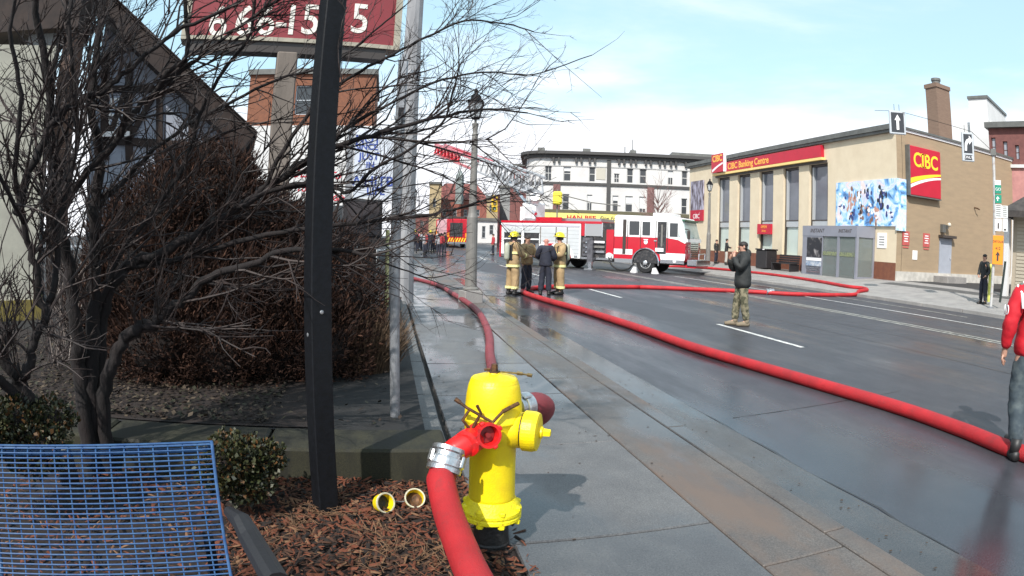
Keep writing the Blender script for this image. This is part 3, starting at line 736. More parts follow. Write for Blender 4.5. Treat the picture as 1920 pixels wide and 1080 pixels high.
# brick courses cut into the chimney: thin ledges
# mural panel wrapped round the corner
M_mur = bpy.data.materials.new('mural_print'); M_mur.use_nodes = True
t = M_mur.node_tree; b = t.nodes['Principled BSDF']; b.inputs['Roughness'].default_value = .5
tc = t.nodes.new('ShaderNodeTexCoord'); n1 = t.nodes.new('ShaderNodeTexNoise'); n1.inputs['Scale'].default_value = 1.1; n1.inputs['Detail'].default_value = 5; n1.inputs['Distortion'].default_value = 1.6
cr = t.nodes.new('ShaderNodeValToRGB'); e = cr.color_ramp.elements
e[0].position = .28; e[0].color = (.03, .05, .10, 1); e[1].position = .74; e[1].color = (.76, .80, .86, 1)
for p, c in ((.38, (.12, .30, .62, 1)), (.46, (.30, .55, .75, 1)), (.53, (.68, .74, .82, 1)), (.60, (.50, .58, .78, 1)), (.66, (.80, .62, .58, 1))):
    x = e.new(p); x.color = c
t.links.new(tc.outputs['Object'], n1.inputs[0]); t.links.new(n1.outputs[0], cr.inputs[0]); t.links.new(cr.outputs[0], b.inputs['Base Color'])
mural = thing('mural_panel', 'large blue and white painted mural panel wrapped on the corner of the bank', 'mural', (BX, BY0, 0))
mb = MB(); mb.box(-.10, -.001, .0, 4.9, 3.05, 5.42); mb.build('panel', M_mur, mural)
mb = MB(); mb.box(-.10, .62, -.10, -.001, 2.85, 5.42); mb.build('side_panel', M_mur, mural)
cols_ = {'skin': mat('mural_flesh', (.62, .33, .25), .6, var=.4, vs=3), 'navy': mat('mural_navy', (.05, .06, .22), .6, var=.4, vs=3), 'dark': mat('mural_black', (.03, .03, .04), .6, var=.5, vs=4), 'brown': mat('mural_brown', (.28, .15, .11), .6, var=.4, vs=3), 'wht': M_swh}
def blob(u, z, ru, rz_, m, n=9, d=0.0):
    mb = MB(); pts = [(-.103 - d, u + ru * math.cos(6.283 * k / n) * random.uniform(.7, 1.15), z + rz_ * math.sin(6.283 * k / n) * random.uniform(.75, 1.15)) for k in range(n)]
    mb.add(pts, [tuple(reversed(range(n)))]); return mb.build('painted_figure', m, mural)
random.seed(6)
for cx_, cz_, sx_, sz_, nb_, ms in ((3.5, 4.2, .32, .5, 26, ('skin', 'wht', 'skin', 'brown')), (3.5, 3.55, .22, .28, 10, ('navy', 'navy', 'dark')), (2.9, 4.7, .25, .25, 14, ('dark', 'wht', 'brown')), (2.2, 4.75, .25, .3, 14, ('dark', 'wht', 'navy')), (1.05, 4.55, .3, .45, 30, ('dark', 'dark', 'navy', 'wht')), (1.5, 3.6, .25, .35, 16, ('brown', 'skin', 'wht')), (2.75, 3.8, .2, .4, 14, ('dark', 'brown', 'wht')), (2.0, 3.9, .5, .3, 16, ('wht', 'skin', 'wht')), (4.3, 4.2, .25, .6, 14, ('wht', 'navy', 'wht')), (.4, 3.7, .2, .4, 8, ('navy', 'wht'))):
    for q_ in range(nb_): blob(cx_ + random.gauss(0, sx_ * .6), min(5.25, max(3.2, cz_ + random.gauss(0, sz_ * .6))), random.uniform(.04, .12), random.uniform(.05, .2), cols_[random.choice(ms)], n=7, d=.001 + q_ * .0004)
# hanging banner at the far end of the facade
ban = thing('wall_banner', 'tall dark and red picture banner at the far end of the bank front', 'banner', (BX, 0, 0))
M_ban = mat('banner_print', (.07, .05, .06), .6, c2=(.42, .40, .50), vs=2.6, lo=.42, hi=.62, stretch=(1, 2, .45))
mb = MB(); mb.box(-.12, -.02, 43.6, 45.75, 4.35, 6.66); mb.build('picture', M_ban, ban)
mb = MB(); mb.box(-.12, -.02, 43.6, 45.75, 3.50, 4.35); mb.build('red_foot', mat('banner_red', (.42, .015, .04), .6, c2=(.55, .3, .32), vs=3, lo=.6, hi=.7), ban)
text('CIBC', .5, M_swh, ban, (-.125, 44.7, 3.85), (math.pi / 2, 0, -math.pi / 2))
# cash machine kiosk
kio = thing('cash_machine_kiosk', 'grey glazed kiosk with a cash machine poster against the bank wall', 'kiosk', (BX, BY0, 0))
M_kg = mat('kiosk_grey', (.27, .275, .32), .45, .2, var=.1, vs=2)
M_kglass = mat('kiosk_glass', (.22, .25, .24), .08, spec=.8, alpha=.55)
k0, k1, kd = 1.62, 6.35, -1.40
kz = .33
KS = 22.16 / 23.56
mb = MB(); mb.box(kd, -.02, k0, k1, 2.42, 2.98); mb.build('canopy_band', M_kg, kio)
for (a, b) in ((k0, k0 + .12), (3.05, 3.24), (k1 - .42, k1)):
    MB().box(kd + .02, kd + .16, a, b, kz - .05, 2.42).build('post', M_kg, kio)
mb = MB(); mb.box(-.14, -.02, k0 + .02, k0 + .12, kz, 2.42); mb.box(kd + .16, -.14, k0 + .03, k0 + .09, kz - .02, kz + .1); mb.build('side_post', M_kg, kio)
for (a, b) in ((k0 + .12, 3.05), (3.24, 4.50)):
    MB().box(kd + .07, kd + .085, a, b, kz, 2.42).build('glass_panel', M_kglass, kio)
MB().box(kd + .16, -.14, k0 + .055, k0 + .07, kz + .1, 2.42).build('glass_panel', M_kglass, kio)
mb = MB(); mb.box(kd + .05, kd + .07, k0 + .2, 4.5, 1.42, 1.62); mb.build('frosted_band', mat('greenish_manifestation', (.42, .46, .22), .5, alpha=.5, c2=(.25, .28, .2), vs=6), kio)
mb = MB(); mb.box(kd + .02, -.3, 4.50, k1 - .42, kz - .03, 2.42); mb.build('machine_housing', M_kg, kio)
mb = MB(); mb.box(kd - .03, kd + .015, 4.56, 5.86, 1.28, 2.34); mb.build('poster', mat('dark_poster', (.02, .02, .025), .4, c2=(.28, .26, .26), vs=2.2, lo=.52, hi=.66), kio)
mb = MB(); mb.box(kd - .05, kd + .015, 4.56, 5.86, 1.08, 1.24); mb.build('white_strip', M_swh, kio)
mb = MB(); mb.box(kd - .07, kd + .015, 4.56, 5.86, .80, 1.06); mb.build('keypad_panel', mat('keypad_blue', (.12, .20, .33), .4, c2=(.5, .52, .55), vs=5), kio)
for k in range(3): MB().box(kd - .05, kd + .015, 4.6, 5.82, .46 + k * .11, .52 + k * .11).build('grille_bar', M_chrome, kio)
text('INSTANT', .30, M_wframe, kio, (kd - .005, 5.0, 2.70), (math.pi / 2, 0, -math.pi / 2), shear=.3)
text('INSTANT', .26, M_wframe, kio, (kd - .005, 2.6, 2.70), (math.pi / 2, 0, -math.pi / 2), shear=.3)
# litter bin and bench in front of the bank
def seg(px, py, X): # point on plane x = X seen at a pixel
    d = ray(px, py); t = X / d.x; return EYE + d * t
bx = 22.6
a, b = seg(1448, 507, bx), seg(1424, 505, bx)
bin_ = thing('litter_bin', 'dark square litter bin with a lid beside the dark bench at the bank', 'litter bin', (bx, (a.y + b.y) / 2, farz(bx, 0)))
M_dk = mat('dark_brown_plastic', (.025, .022, .024), .5, var=.3, vs=8)
mb = MB(); mb.bbox(-.42, .42, -.62, .62, .04, 1.15, .05); mb.build('bin_body', M_dk, bin_)
mb = MB(); mb.bbox(-.46, .46, -.67, .67, 1.15, 1.24, .03); mb.build('lid', M_dk, bin_)
mb = MB(); mb.box(-.47, -.465, -.45, -.22, 1.165, 1.225); mb.build('label', M_swh, bin_)
a, b = seg(1492, 510, bx), seg(1455, 507, bx)
ben = thing('street_bench', 'dark low street bench standing between the bin and the kiosk', 'bench', (bx, (a.y + b.y) / 2, farz(bx, 0)))
hl = abs(b.y - a.y) / 2
for k in range(4): MB().bbox(.18 + .02 * k, .24 + .02 * k, -hl, hl, .46 + k * .13, .56 + k * .13, .01).build('back_slat', M_dk, ben)
for k in range(4): MB().bbox(-.42 + k * .14, -.31 + k * .14, -hl, hl, .42, .46, .01).build('seat_slat', M_dk, ben)
for sgn in (-1, 1):
    MB().box(-.42, .28, sgn * (hl - .1) - .04, sgn * (hl - .1) + .04, 0, .42).build('leg', M_dk, ben)
    MB().box(-.44, .26, sgn * (hl - .06) - .04, sgn * (hl - .06) + .04, .62, .67).build('armrest', M_dk, ben)

# ------------------------------------------------------------------ buildings right of the bank
M_wht = mat('white_render', (.64, .63, .62), .8, c2=(.56, .55, .54), vs=.5)
M_pink = mat('pinkish_brick', (.50, .24, .22), .85, c2=(.40, .19, .18), vs=2)
M_dred = mat('dark_red_brick', (.19, .075, .065), .85, c2=(.14, .055, .05), vs=3)
P1 = facing(1880, 42, .4, R(-14))
bl = thing('red_brick_building', 'dark red brick building with tall windows behind the right end of the bank', 'building', P1.o, P1.ang)
ua, za = P1.pu(1853, 241); ub, zb = P1.pu(1925, 262)
u2, zc = P1.pu(1880, 300)
mb = MB(); hs = []
for (a, b, c, d) in ((1858, 1868, 258, 292), (1880, 1890, 265, 297), (1903, 1912, 272, 299)):
    x0, z1 = P1.pu(a, c); x1, z0 = P1.pu(b, d); hs.append((x0, x1, z0, z1))
wall_with_holes(mb, ua, 22, zc - .3, za, hs, 0, .3); mb.box(ua, 22, .31, 9, zc - .3, za)
mb.build('wall', M_dred, bl)
for h in hs: window(bl, h[0], h[1], h[2], h[3], mat('brown_trim', (.12, .05, .04), .6), mat('pale_sky_glass', (.30, .32, .36), .1), y=.15, rows=2, sill=False)
MB().box(ua - .2, 22, -.35, 9.2, za, za + .35).build('roof_edge', M_fasc, bl)
MB().box(ua + .5, 22, -.2, 0, zc - .5, zc - .3).build('string_course', M_wht, bl)
MB().box(ua + .9, 22, -.05, 9, 3.9, zc - .5).build('painted_wall', M_pink, bl)
MB().box(ua + .9, 22, -.12, 9, -.4, 3.9).build('ground_floor', M_wht, bl)
wc = thing('white_building', 'tall plain white building standing behind the bank roof', 'building', P1.o + P1.u * 0 + P1.n * -4, P1.ang)
P2 = Plane(P1.o + P1.n * -4, P1.ang)
xa, z1 = P2.pu(1815, 186); xb, _ = P2.pu(1850, 186)
MB().box(xa, xb, 0, 6, 0, z1).build('tower_wall', M_wht, wc)
MB().box(xa - .05, xb + .1, -.1, 6.1, z1, z1 + .2).build('coping', M_fasc, wc)
xa, z1 = P2.pu(1783, 228); xb, _ = P2.pu(1856, 228)
MB().box(xa, xb, .5, 8, 0, z1).build('wall', M_wht, wc)
# garage with dark hipped awning on the far right
P3 = facing(1905, 27, .3, R(-20))
ga = thing('awning_building', 'low beige building under a dark sloping awning at the right edge', 'building', P3.o, P3.ang)
x0, z1 = P3.pu(1893, 352); x1, zb = P3.pu(1890, 398); xc, zg = P3.pu(1900, 402)
mb = MB(); xx = x1
mb.add([(xx, -1.0, zb), (14, -1.0, zb), (14, .6, z1), (xx + 1.2, .6, z1), (xx, 4, zb), (xx + 1.2, 3, z1), (xx, -1.0, zb - .25), (14, -1.0, zb - .25), (xx, 4, zb - .25)],
       [(0, 1, 2, 3), (0, 3, 5, 4), (6, 7, 1, 0), (6, 0, 4, 8)])
mb.build('awning', mat('dark_shingle', (.07, .06, .055), .9, c2=(.04, .035, .033), vs=4, bump=.6, bs=10), ga)
MB().box(xc, 14, 0, 4, -.3, zb - .1).build('wall', mat('beige_boarding', (.40, .34, .26), .8, var=.15, vs=2), ga)
MB().box(xc - .35, xc - .1, -.25, .0, -.3, zb - .25).build('post', M_wht, ga)
for k in range(22): MB().box(xc + .2, 14, -.025, 0, .25 + k * .14, .36 + k * .14).build('shutter_slat', mat('beige_slat', (.42, .37, .29), .7) if k == 0 else bpy.data.materials['beige_slat'], ga)

# ------------------------------------------------------------------ corner building behind the engine
M_wb = mat('white_painted_brick', (.60, .59, .57), .8, c2=(.52, .50, .49), vs=.8)
M_trim = mat('charcoal_trim', (.055, .052, .05), .6)
M_mar = mat('maroon_pilaster', (.16, .07, .065), .6)
PW = facing(1040, 70, rise(66) - .15, R(-2.5))
wb = thing('corner_building', 'white three storey corner building with dark cornice and yellow shop sign', 'building', PW.o, PW.ang)
def wpu(px, py): return PW.pu(px, py)
X0, ZT = wpu(1030, 286); X1, ZT1 = wpu(1330, 300); ZT = (ZT + ZT1) / 2
_, ZB = wpu(1200, 349); _, ZS = wpu(1200, 402); 
tops = [(1021, 1034, 310, 339), (1056, 1070, 309, 337), (1104, 1116, 313, 341), (1151, 1161, 323, 344), (1175, 1187, 317, 346), (1199, 1212, 319, 348), (1252, 1262, 321, 353), (1278, 1289, 324, 353)]
low = [(1019, 1030, 361, 392), (1055, 1068, 362, 392), (1101, 1111, 366, 394), (1149, 1160, 368, 396), (1173, 1187, 369, 398), (1199, 1212, 371, 400), (1278, 1289, 376, 403)]
mb = MB(); hs = []
_, zt_ = wpu(1110, 312); _, zt2 = wpu(1110, 341); _, zl1 = wpu(1105, 365); _, zl2 = wpu(1105, 395)
for (a, b, c, d) in tops + low:
    x0, _ = wpu(a, 350); x1, _ = wpu(b, 350)
    top = (a, b, c, d) in tops
    z1, z0 = (zt_, zt2) if top else (zl1, zl2)
    if a == 1151: z1 -= .7
    hs.append((x0, x1, z0, z1))
X0 = wpu(1018, 350)[0]
XE = wpu(1345, 350)[0]
hs = [h for h in hs if h[0] > X0 + .1]
wall_with_holes(mb, X0, XE, -.3, ZT, hs, 0, .35)
mb.box(X0, XE, .36, 12, -.3, ZT - .1)
mb.build('wall', M_wb, wb)
# rounded corner: segments turning away to the left
cpts = [(X0, 0)]; ang = 0; px_, py_ = X0, 0
for k in range(6):
    ang += R(13); px_ -= .52 * math.cos(ang); py_ += .52 * math.sin(ang); cpts.append((px_, py_))
lx, ly = cpts[-1]; cpts.append((lx - .6, ly + 9))
mb = MB()
for i in range(len(cpts) - 1):
    a, b = cpts[i], cpts[i + 1]
    mb.add([(a[0], a[1], -.3), (b[0], b[1], -.3), (b[0], b[1], ZT), (a[0], a[1], ZT)], [(0, 3, 2, 1)])
mb.build('corner_wall', M_wb, wb)
M_wgl = mat('shop_glass', (.05, .055, .06), .12)
M_bl = mat('blind_white', (.62, .62, .62), .7)
random.seed(2)
for i, h in enumerate(hs):
    window(wb, h[0], h[1], h[2], h[3], M_wb, M_wgl, y=.14, rows=2, cols=2 if i % 3 == 0 else 1, fw=.07, blind=M_bl if random.random() < .5 else None, blind_h=random.uniform(.3, .8), sm=M_trim)
def band(name, z0, z1, d, m):      # moulding following front and corner
    mb = MB(); full = [(XE, 0)] + cpts
    nrm = []
    for i, p in enumerate(full):
        q = full[min(i + 1, len(full) - 1)]; o = full[max(i - 1, 0)]
        t = V(q[0] - o[0], q[1] - o[1], 0).normalized(); nrm.append(V(-t.y, t.x, 0) * (1 if True else 1))
    nrm = [n if n.y < 0 or n.x < 0 else -n for n in nrm]
    vs = []
    for p, n in zip(full, nrm):
        for (dd, z) in ((-.01, z0), (d, z0), (d, z1), (-.01, z1)): vs.append((p[0] + n.x * dd, p[1] + n.y * dd, z))
    fs = []
    for i in range(len(full) - 1):
        for j in range(4): fs.append((i * 4 + j, i * 4 + (j + 1) % 4, i * 4 + 4 + (j + 1) % 4, i * 4 + 4 + j))
    fs += [(0, 1, 2, 3), tuple(reversed(range(len(vs) - 4, len(vs))))]
    return mb.add(vs, fs).build(name, m, wb)
band('cornice', ZT - .15, ZT + .18, .75, M_trim); band('cornice_bed', ZT - .50, ZT - .16, .35, M_trim); band('string_course', ZB - .12, ZB + .16, .16, M_trim)
band('frieze_line', ZT - 1.45, ZT - 1.32, .07, mat('grey_line', (.45, .44, .43), .7))
band('shop_cornice', ZS - .15, ZS + .22, .5, mat('olive_fascia', (.10, .09, .05), .7))
for px in (1043, 1085, 1110, 1165, 1187, 1215, 1241, 1262, 1290):
    x, _ = wpu(px, 300)
    for dx in (-.28, .28): MB().box(x + dx - .1, x + dx + .1, -.4, 0, ZT - 1.05, ZT - .5).build('bracket', M_trim, wb)
for (px, wd, m, z0, z1) in ((1141, .42, M_trim, ZS, ZT - .5), (1044, .75, M_mar, ZS, ZB), (1220, .75, M_mar, ZS, ZB)):
    x, _ = wpu(px, 350); MB().box(x - wd / 2, x + wd / 2, -.18, 0, z0 + .2, z1 - .12).build('pilaster', m, wb)
x0, z1 = wpu(1118, 315); x1, z0 = wpu(1135, 337); MB().box(x0, x1, -.06, 0, z0, z1).build('blank_panel', mat('beige_panel', (.45, .42, .36), .8), wb)
xs_, _ = wpu(1015, 410); xe_, _ = wpu(1171, 410)
MB().box(X0 - 1.2, xe_, -.55, 0, ZS - 1.0, ZS - .16).build('shop_sign', mat('shop_sign_yellow', (.85, .72, .18), .5), wb)
text('HAN BEE', .62, M_cred, wb, (wpu(1090, 405)[0], -.56, ZS - .62), bold=.02, sx=1.3)
text('Fine Food', .55, M_trim, wb, (wpu(1145, 405)[0], -.56, ZS - .6), bold=.01, sx=1.1, shear=.2)
mb = MB(); mb.box(X0 - 1, xe_, -.12, 0, -.2, ZS - 1.0); mb.build('shop_front', M_wgl, wb)
for px, w in ((1100, .9), (1190, .7), (1012, .8)):
    x, _ = wpu(px, 290); MB().box(x - w / 2, x + w / 2, 2, 3, ZT, ZT + .9).build('roof_vent', M_fasc, wb)
MB().box(wpu(1262, 300)[0], XE, 1.0, 10, ZT + .18, ZT + .75).build('roof_ridge', M_fasc, wb)
mb = MB(); x, _ = wpu(1190, 290); mb.lathe([(.45, ZT), (.5, ZT + .6), (.3, ZT + 1.0), (.05, ZT + 1.15)], 12, c=(x, 3, 0)); mb.tube([(x - .9, 3, ZT), (x - .9, 3, ZT + 1.4)], .06, 6); mb.tube([(x, 3, ZT + 1), (x, 3, ZT + 2.3)], .05, 6); mb.build('roof_turret', M_fasc, wb)
# ------------------------------------------------------------------ street furniture
M_taupe = mat('taupe_lamp_paint', (.20, .19, .175), .55, var=.25, vs=6)
M_lglass = mat('lantern_glass', (.55, .58, .60), .15, alpha=.55, spec=.7)
M_lglass2 = mat('lantern_diffuser', (.75, .75, .72), .4)
def lamp(loc, label, h=5.25):
    t = thing('street_lamp', label, 'street lamp', loc, .25, 'street lamps with black lanterns'); k = h / 5.25
    mb = MB(); mb.bbox(-.24, .24, -.24, .24, -.05, .30, .02); mb.build('concrete_footing', M_dry, t)
    mb = MB(); mb.lathe([(.20, .30), (.20, .34), (.15, .38), (.145, .55), (.135, 2.1), (.12, 2.15), (.108, 2.2), (.098, 2.3), (.074, 4.15 * k), (.075, 4.17 * k), (.075, 4.2 * k), (.06, 4.23 * k), (.06, 4.28 * k), (.085, 4.45 * k), (.085, 4.47 * k), (.03, 4.48 * k), (.03, 4.58 * k)], 16)
    mb.build('post', M_taupe, t)
    b = 4.58 * k
    lt = MB(); n = 6
    lt.lathe([(.10, b), (.115, b + .02), (.115, b + .04)], n); lt.lathe([(.22, b + .42), (.225, b + .44), (.225, b + .47), (.15, b + .52), (.14, b + .60), (.06, b + .66), (.045, b + .72), (.06, b + .74), (.02, b + .80)], n)
    for j in range(n):
        a = 2 * math.pi * j / n
        lt.tube([(.11 * math.cos(a), .11 * math.sin(a), b + .03), (.215 * math.cos(a), .215 * math.sin(a), b + .43)], .012, 4)
    lt.build('lantern', M_black, t)
    mb = MB(); mb.lathe([(.10, b + .04), (.20, b + .42)], n); mb.build('lantern_glass', M_lglass, t)
    mb = MB(); mb.smooth = True; mb.lathe([(.04, b + .04), (.06, b + .2), (.05, b + .32), (.01, b + .34)], 10); mb.build('bulb_cover', M_lglass2, t)
    return t
lamp((2.08, 15.69, 0), 'tall taupe street lamp with black lantern in the pavement near the firefighters')
p = away(777, 440, 62); lamp((p.x, p.y, rise(p.y)), 'small distant street lamp standing on the left pavement near the crowd', 5.6)
p = seg(1328, 497, 19.2); lamp((19.4, 35.2, rise(35) + .2), 'dark street lamp on the far pavement in front of the bank beside the engine bumper', 5.5)

# black square post in the mulch
po = thing('black_post', 'thick black square steel post standing in the bark mulch', 'post', (-.39, 3.53, 0), R(28))
mb = MB(); mb.bbox(-.062, .062, -.062, .062, -.05, 3.9, .006); mb.build('shaft', M_black, po)
mb = MB(); mb.ell((.0, -.063, 1.18), .012, .004, .012, 8, 5); mb.build('bolt', M_galv, po)
mb = MB(); mb.ell((-.063, .0, 1.05), .004, .012, .012, 8, 5); mb.build('bolt', M_galv, po)
# galvanised pole at the corner of the raised car park
gp = thing('metal_pole', 'thin galvanised pole at the edge of the raised car park', 'pole', (.06, 4.80, .21))
mb = MB(); mb.tube([(0, 0, -.05), (0, 0, 2.75)], .038, 14); mb.build('shaft', M_galv, gp)
mb = MB(); mb.box(-.02, .02, -.36, .0, 2.3, 2.7); mb.build('sign_back', M_galv, gp)
# large concrete utility pole further on
M_conc = mat('pole_concrete', (.33, .33, .34), .8, c2=(.20, .20, .21), vs=3, stretch=(1, 1, .25), bump=.3)
q = away(757, 500, 15.5)
up = thing('utility_pole', 'tall weathered grey concrete utility pole behind the thin galvanised pole', 'utility pole', (q.x, q.y, .0))
mb = MB(); mb.lathe([(.26, -.1), (.25, .1), (.235, 4), (.17, 12), (.15, 12.1)], 12); mb.build('shaft', M_conc, up)
mb = MB(); mb.lathe([(.24, 5.6), (.26, 5.61), (.26, 5.68), (.24, 5.69)], 12); mb.build('steel_band', M_galv, up)
MB().box(-1.4, 1.4, -.12, 0, 10.6, 10.75).build('crossarm', M_taupe, up)

# sign pole at the far kerb with stacked signs and the span wire
SP = V(18.55, 12.75, .12)
sp = thing('sign_pole', 'pale metal pole carrying green, white and orange signs at the far kerb', 'sign pole', SP, R(-52))
def sz(px, py):
    d = ray(px, py); t = math.hypot(SP.x, SP.y) / math.hypot(d.x, d.y); return EYE.z + d.z * t - SP.z
mb = MB(); mb.tube([(0, 0, -.1), (0, 0, sz(1860, 283))], .055, 12); mb.build('shaft', mat('pale_pole', (.50, .49, .48), .5, .2, c2=(.35, .25, .2), vs=5, lo=.5, hi=.7), sp)
mb = MB(); mb.box(-.10, .10, -.10, .10, sz(1860, 292), sz(1860, 280)); mb.build('wire_bracket', M_fasc, sp)
mb = MB(); mb.lathe([(.12, -.02), (.12, .03), (.06, .05)], 12); mb.build('base_plate', M_galv, sp)
def splate(name, px0, px1, py0, py1, m, y=-.07):
    z1, z0 = sz(px0, py0), sz(px0, py1); w = (px1 - px0) / FPX * 22.6
    cx = ((px0 + px1) / 2 - 1860) / FPX * 22.6
    return cx, w, z0, z1, MB().bbox(cx - w / 2, cx + w / 2, y - .02, y, z0, z1, .008).build(name, m, sp)
M_sgreen = mat('sign_green', (.01, .24, .15), .4); M_sor = mat('sign_orange', (.88, .27, .015), .45)
cx, w, z0, z1, o = splate('white_top_plate', 1861, 1873, 338, 347, M_swh)
cx, w, z0, z1, o = splate('green_sign', 1861, 1873.5, 347, 363, M_sgreen); text('GO', .14, M_swh, o, (cx, -.096, (z0 + z1) / 2))
cx, w, z0, z1, o = splate('green_arrow_sign', 1861, 1874, 365, 381, M_sgreen)
mb = MB(); mz = (z0 + z1) / 2; mb.poly([(cx - .05, -.094, mz - .06), (cx - .01, -.094, mz - .06), (cx - .01, -.094, mz + .01), (cx + .05, -.094, mz + .01), (cx - .03, -.094, mz + .09), (cx - .09, -.094, mz + .01), (cx - .05, -.094, mz + .01)], (0, -.003, 0)); mb.build('arrow', M_swh, o)
cx, w, z0, z1, o = splate('white_rules_sign', 1861, 1874, 383, 409, mat('sign_pale', (.62, .63, .62), .5))
for k in range(6): MB().box(cx - w * .35, cx + w * .35, -.094, -.0915, z0 + .07 + k * .068, z0 + .095 + k * .068).build('print_line', M_fasc, o)
cx, w, z0, z1, o = splate('white_parking_sign', 1861, 1874, 410, 433, M_swh)
MB().box(cx - .03, cx + .03, -.094, -.0915, z0 + .08, z0 + .27).build('print_line', M_wframe, o)
cx, w, z0, z1, o = splate('back_sign', 1874.5, 1887, 385, 409, bpy.data.materials['sign_pale'], y=.02)
for k in range(6): MB().box(cx - w * .3, cx + w * .3, -.004, -.0015, z0 + .07 + k * .06, z0 + .09 + k * .06).build('print_line', M_fasc, o)
cx, w, z0, z1, o = splate('back_sign', 1876, 1887, 410, 434, bpy.data.materials['sign_pale'], y=.02)
MB().box(cx - .04, cx + .04, -.004, -.0015, z0 + .04, z0 + .1).build('print_line', M_wframe, o)
cx, w, z0, z1, o = splate('orange_detour_sign', 1857, 1878, 441, 495, M_sor, y=-.12)
text('DETOUR', .10, M_wframe, o, (cx, -.146, z1 - .2)); text('412', .13, M_wframe, o, (cx, -.146, z1 - .42))
mb = MB(); mz = z0 + .28; mb.poly([(cx - .035, -.142, mz - .16), (cx + .035, -.142, mz - .16), (cx + .035, -.142, mz + .02), (cx + .09, -.142, mz + .02), (cx, -.142, mz + .15), (cx - .09, -.142, mz + .02), (cx - .035, -.142, mz + .02)], (0, -.004, 0)); mb.build('arrow', M_wframe, o)
# span wire and the two hanging lane signs
top = SP + V(0, 0, sz(1860, 285))
e0 = away(1640, 207, 24.0); e1 = away(1822, 262, 22.5); e2 = away(1683, 214, 23.6)
far_end = V(2.5, 33, 12.5)
wire = thing('span_wire', 'thin black cable strung above the street from the sign pole', 'cable', top)
mb = MB(); mb.tube([V(0, 0, 0), e1 + V(0, 0, .28) - top, e2 + V(0, 0, .12) - top, e0 - top], .008, 6)
mb.build('cable', M_black, wire)
M_sbk = mat('lane_sign_black', (.025, .028, .035), .4)
def lane_sign(px0, px1, py0, py1, dist, label, kind):
    c = away((px0 + px1) / 2, (py0 + py1) / 2, dist); w = (px1 - px0) / FPX * dist; h = (py1 - py0) / FPX * dist
    d = V(c.x, c.y, 0).normalized()
    t = thing('lane_sign', label, 'lane sign', c, math.atan2(-d.x, d.y) + R(14))
    mb = MB(); mb.bbox(-w / 2, w / 2, -.05, .05, -h / 2, h / 2, .02); mb.build('sign_case', bpy.data.materials['pale_aluminium_frame'], t)
    mb = MB(); mb.box(-w / 2 + .07, w / 2 - .07, -.056, -.0505, -h / 2 + (.07 if kind else .28), h / 2 - .07); mb.build('face', M_sbk, t)
    mb = MB(); y = -.060
    if kind:
        mb.poly([(-.05, y, -.27), (.05, y, -.27), (.05, y, .08), (.12, y, .08), (0, y, .29), (-.12, y, .08), (-.05, y, .08)], (0, -.004, 0)); mb.build('arrow', M_swh, t)
    else:
        P = [(-.14, -.16), (-.05, -.16), (-.04, .02), (0, .10), (.05, .15), (.05, .05), (.18, .21), (.05, .36), (.05, .27), (-.06, .21), (-.12, .10)]
        mb.poly([(a, y, b + .02) for a, b in P], (0, -.004, 0)); mb.build('arrow', M_swh, t)
        MB().box(-w / 2 + .09, w / 2 - .09, -.056, -.0505, -h / 2 + .05, -h / 2 + .22).build('lower_face', M_sbk, t)
        text('ONLY', .13, M_swh, t, (0, -.058, -h / 2 + .135))
    for s_ in (-.1, .1): MB().tube([(s_, 0, h / 2), (s_, 0, h / 2 + .25)], .012, 6).build('hanger', M_fasc, t)
    return t
lane_sign(1666, 1699, 208, 252, 23.5, 'black sign with a straight white arrow hung above the bank corner', 1)
lane_sign(1802, 1827, 249, 302, 22.5, 'black sign with a right turning white arrow hung beside the white tower', 0)
# yellow and black bollards beside the man at the car park
q = away(1855, 552, 23.5)
bo = thing('yellow_bollard', 'slim pale yellow bollard behind the man beside the orange sign', 'bollard', (q.x, q.y, .36))
mb = MB(); mb.tube([(0, 0, -.1), (0, 0, 1.15), (0, 0, 1.2)], [.075, .075, .04], 12); mb.build('shaft', mat('bollard_yellow', (.62, .62, .13), .5, var=.3, vs=6), bo)
q0, q1 = away(1876, 550, 22.5), away(1885, 490, 22.5)
bo = thing('leaning_bar', 'dark bar leaning beside the right side of the sign pole', 'bar', (q0.x, q0.y, .33))
mb = MB(); mb.tube([V(0, 0, 0), V(q1.x - q0.x, q1.y - q0.y, q1.z - .33)], .045, 8); mb.build('rod', mat('dark_green', (.02, .03, .025), .5), bo)

# ------------------------------------------------------------------ blue wire bench in the foreground
be = thing('wire_bench', 'blue wire mesh bench with rounded back corners in the left foreground', 'bench', (0, 0, 0))
TR = gnd(397, 829, .85); TL = gnd(0, 836, .85)
eu = (TL - TR); eu.z = 0; eu.normalize(); ev = V(-eu.y, eu.x, 0)
if ev.dot(V(0, -1, 0)) < 0: ev = -ev
prof = [(-.035, -.045), (-.018, -.012), (0, 0), (.022, -.012), (.045, -.055), (.080, -.13), (.122, -.22), (.160, -.30), (.20, -.37), (.25, -.42), (.33, -.455), (.43, -.465), (.54, -.455), (.62, -.46), (.66, -.50)]
pc_ = curve_pts([V(a, 0, b) for a, b in prof], 8)
def resample(pts, step):
    o = [pts[0]]; acc = 0
    for a, b in zip(pts, pts[1:]):
        l = (b - a).length; 
        while acc + l >= step:
            t = (step - acc) / l; a = a.lerp(b, t); o.append(a.copy()); l = (b - a).length; acc = 0
        acc += l
    return o
rows = resample(pc_, .0185); BW = 1.85
def bp(u, q): return TR + eu * u + ev * q.x + V(0, 0, q.z)
for i, q in enumerate(rows):
    u0 = 0.0
    if i < 5: u0 = (.03, .012, .003, 0, 0)[i] if i < 5 else 0
    MB().tube([bp(u0, q), bp(BW, q)], .0033, 6, False).build('wire', M_blue, be)
for k in range(1, int(BW / .0575)):
    u = k * .0575
    MB().tube([bp(u, q) - V(0, 0, .005) for q in pc_[::2]], .0030, 5, False).build('cross_wire', M_blue, be)
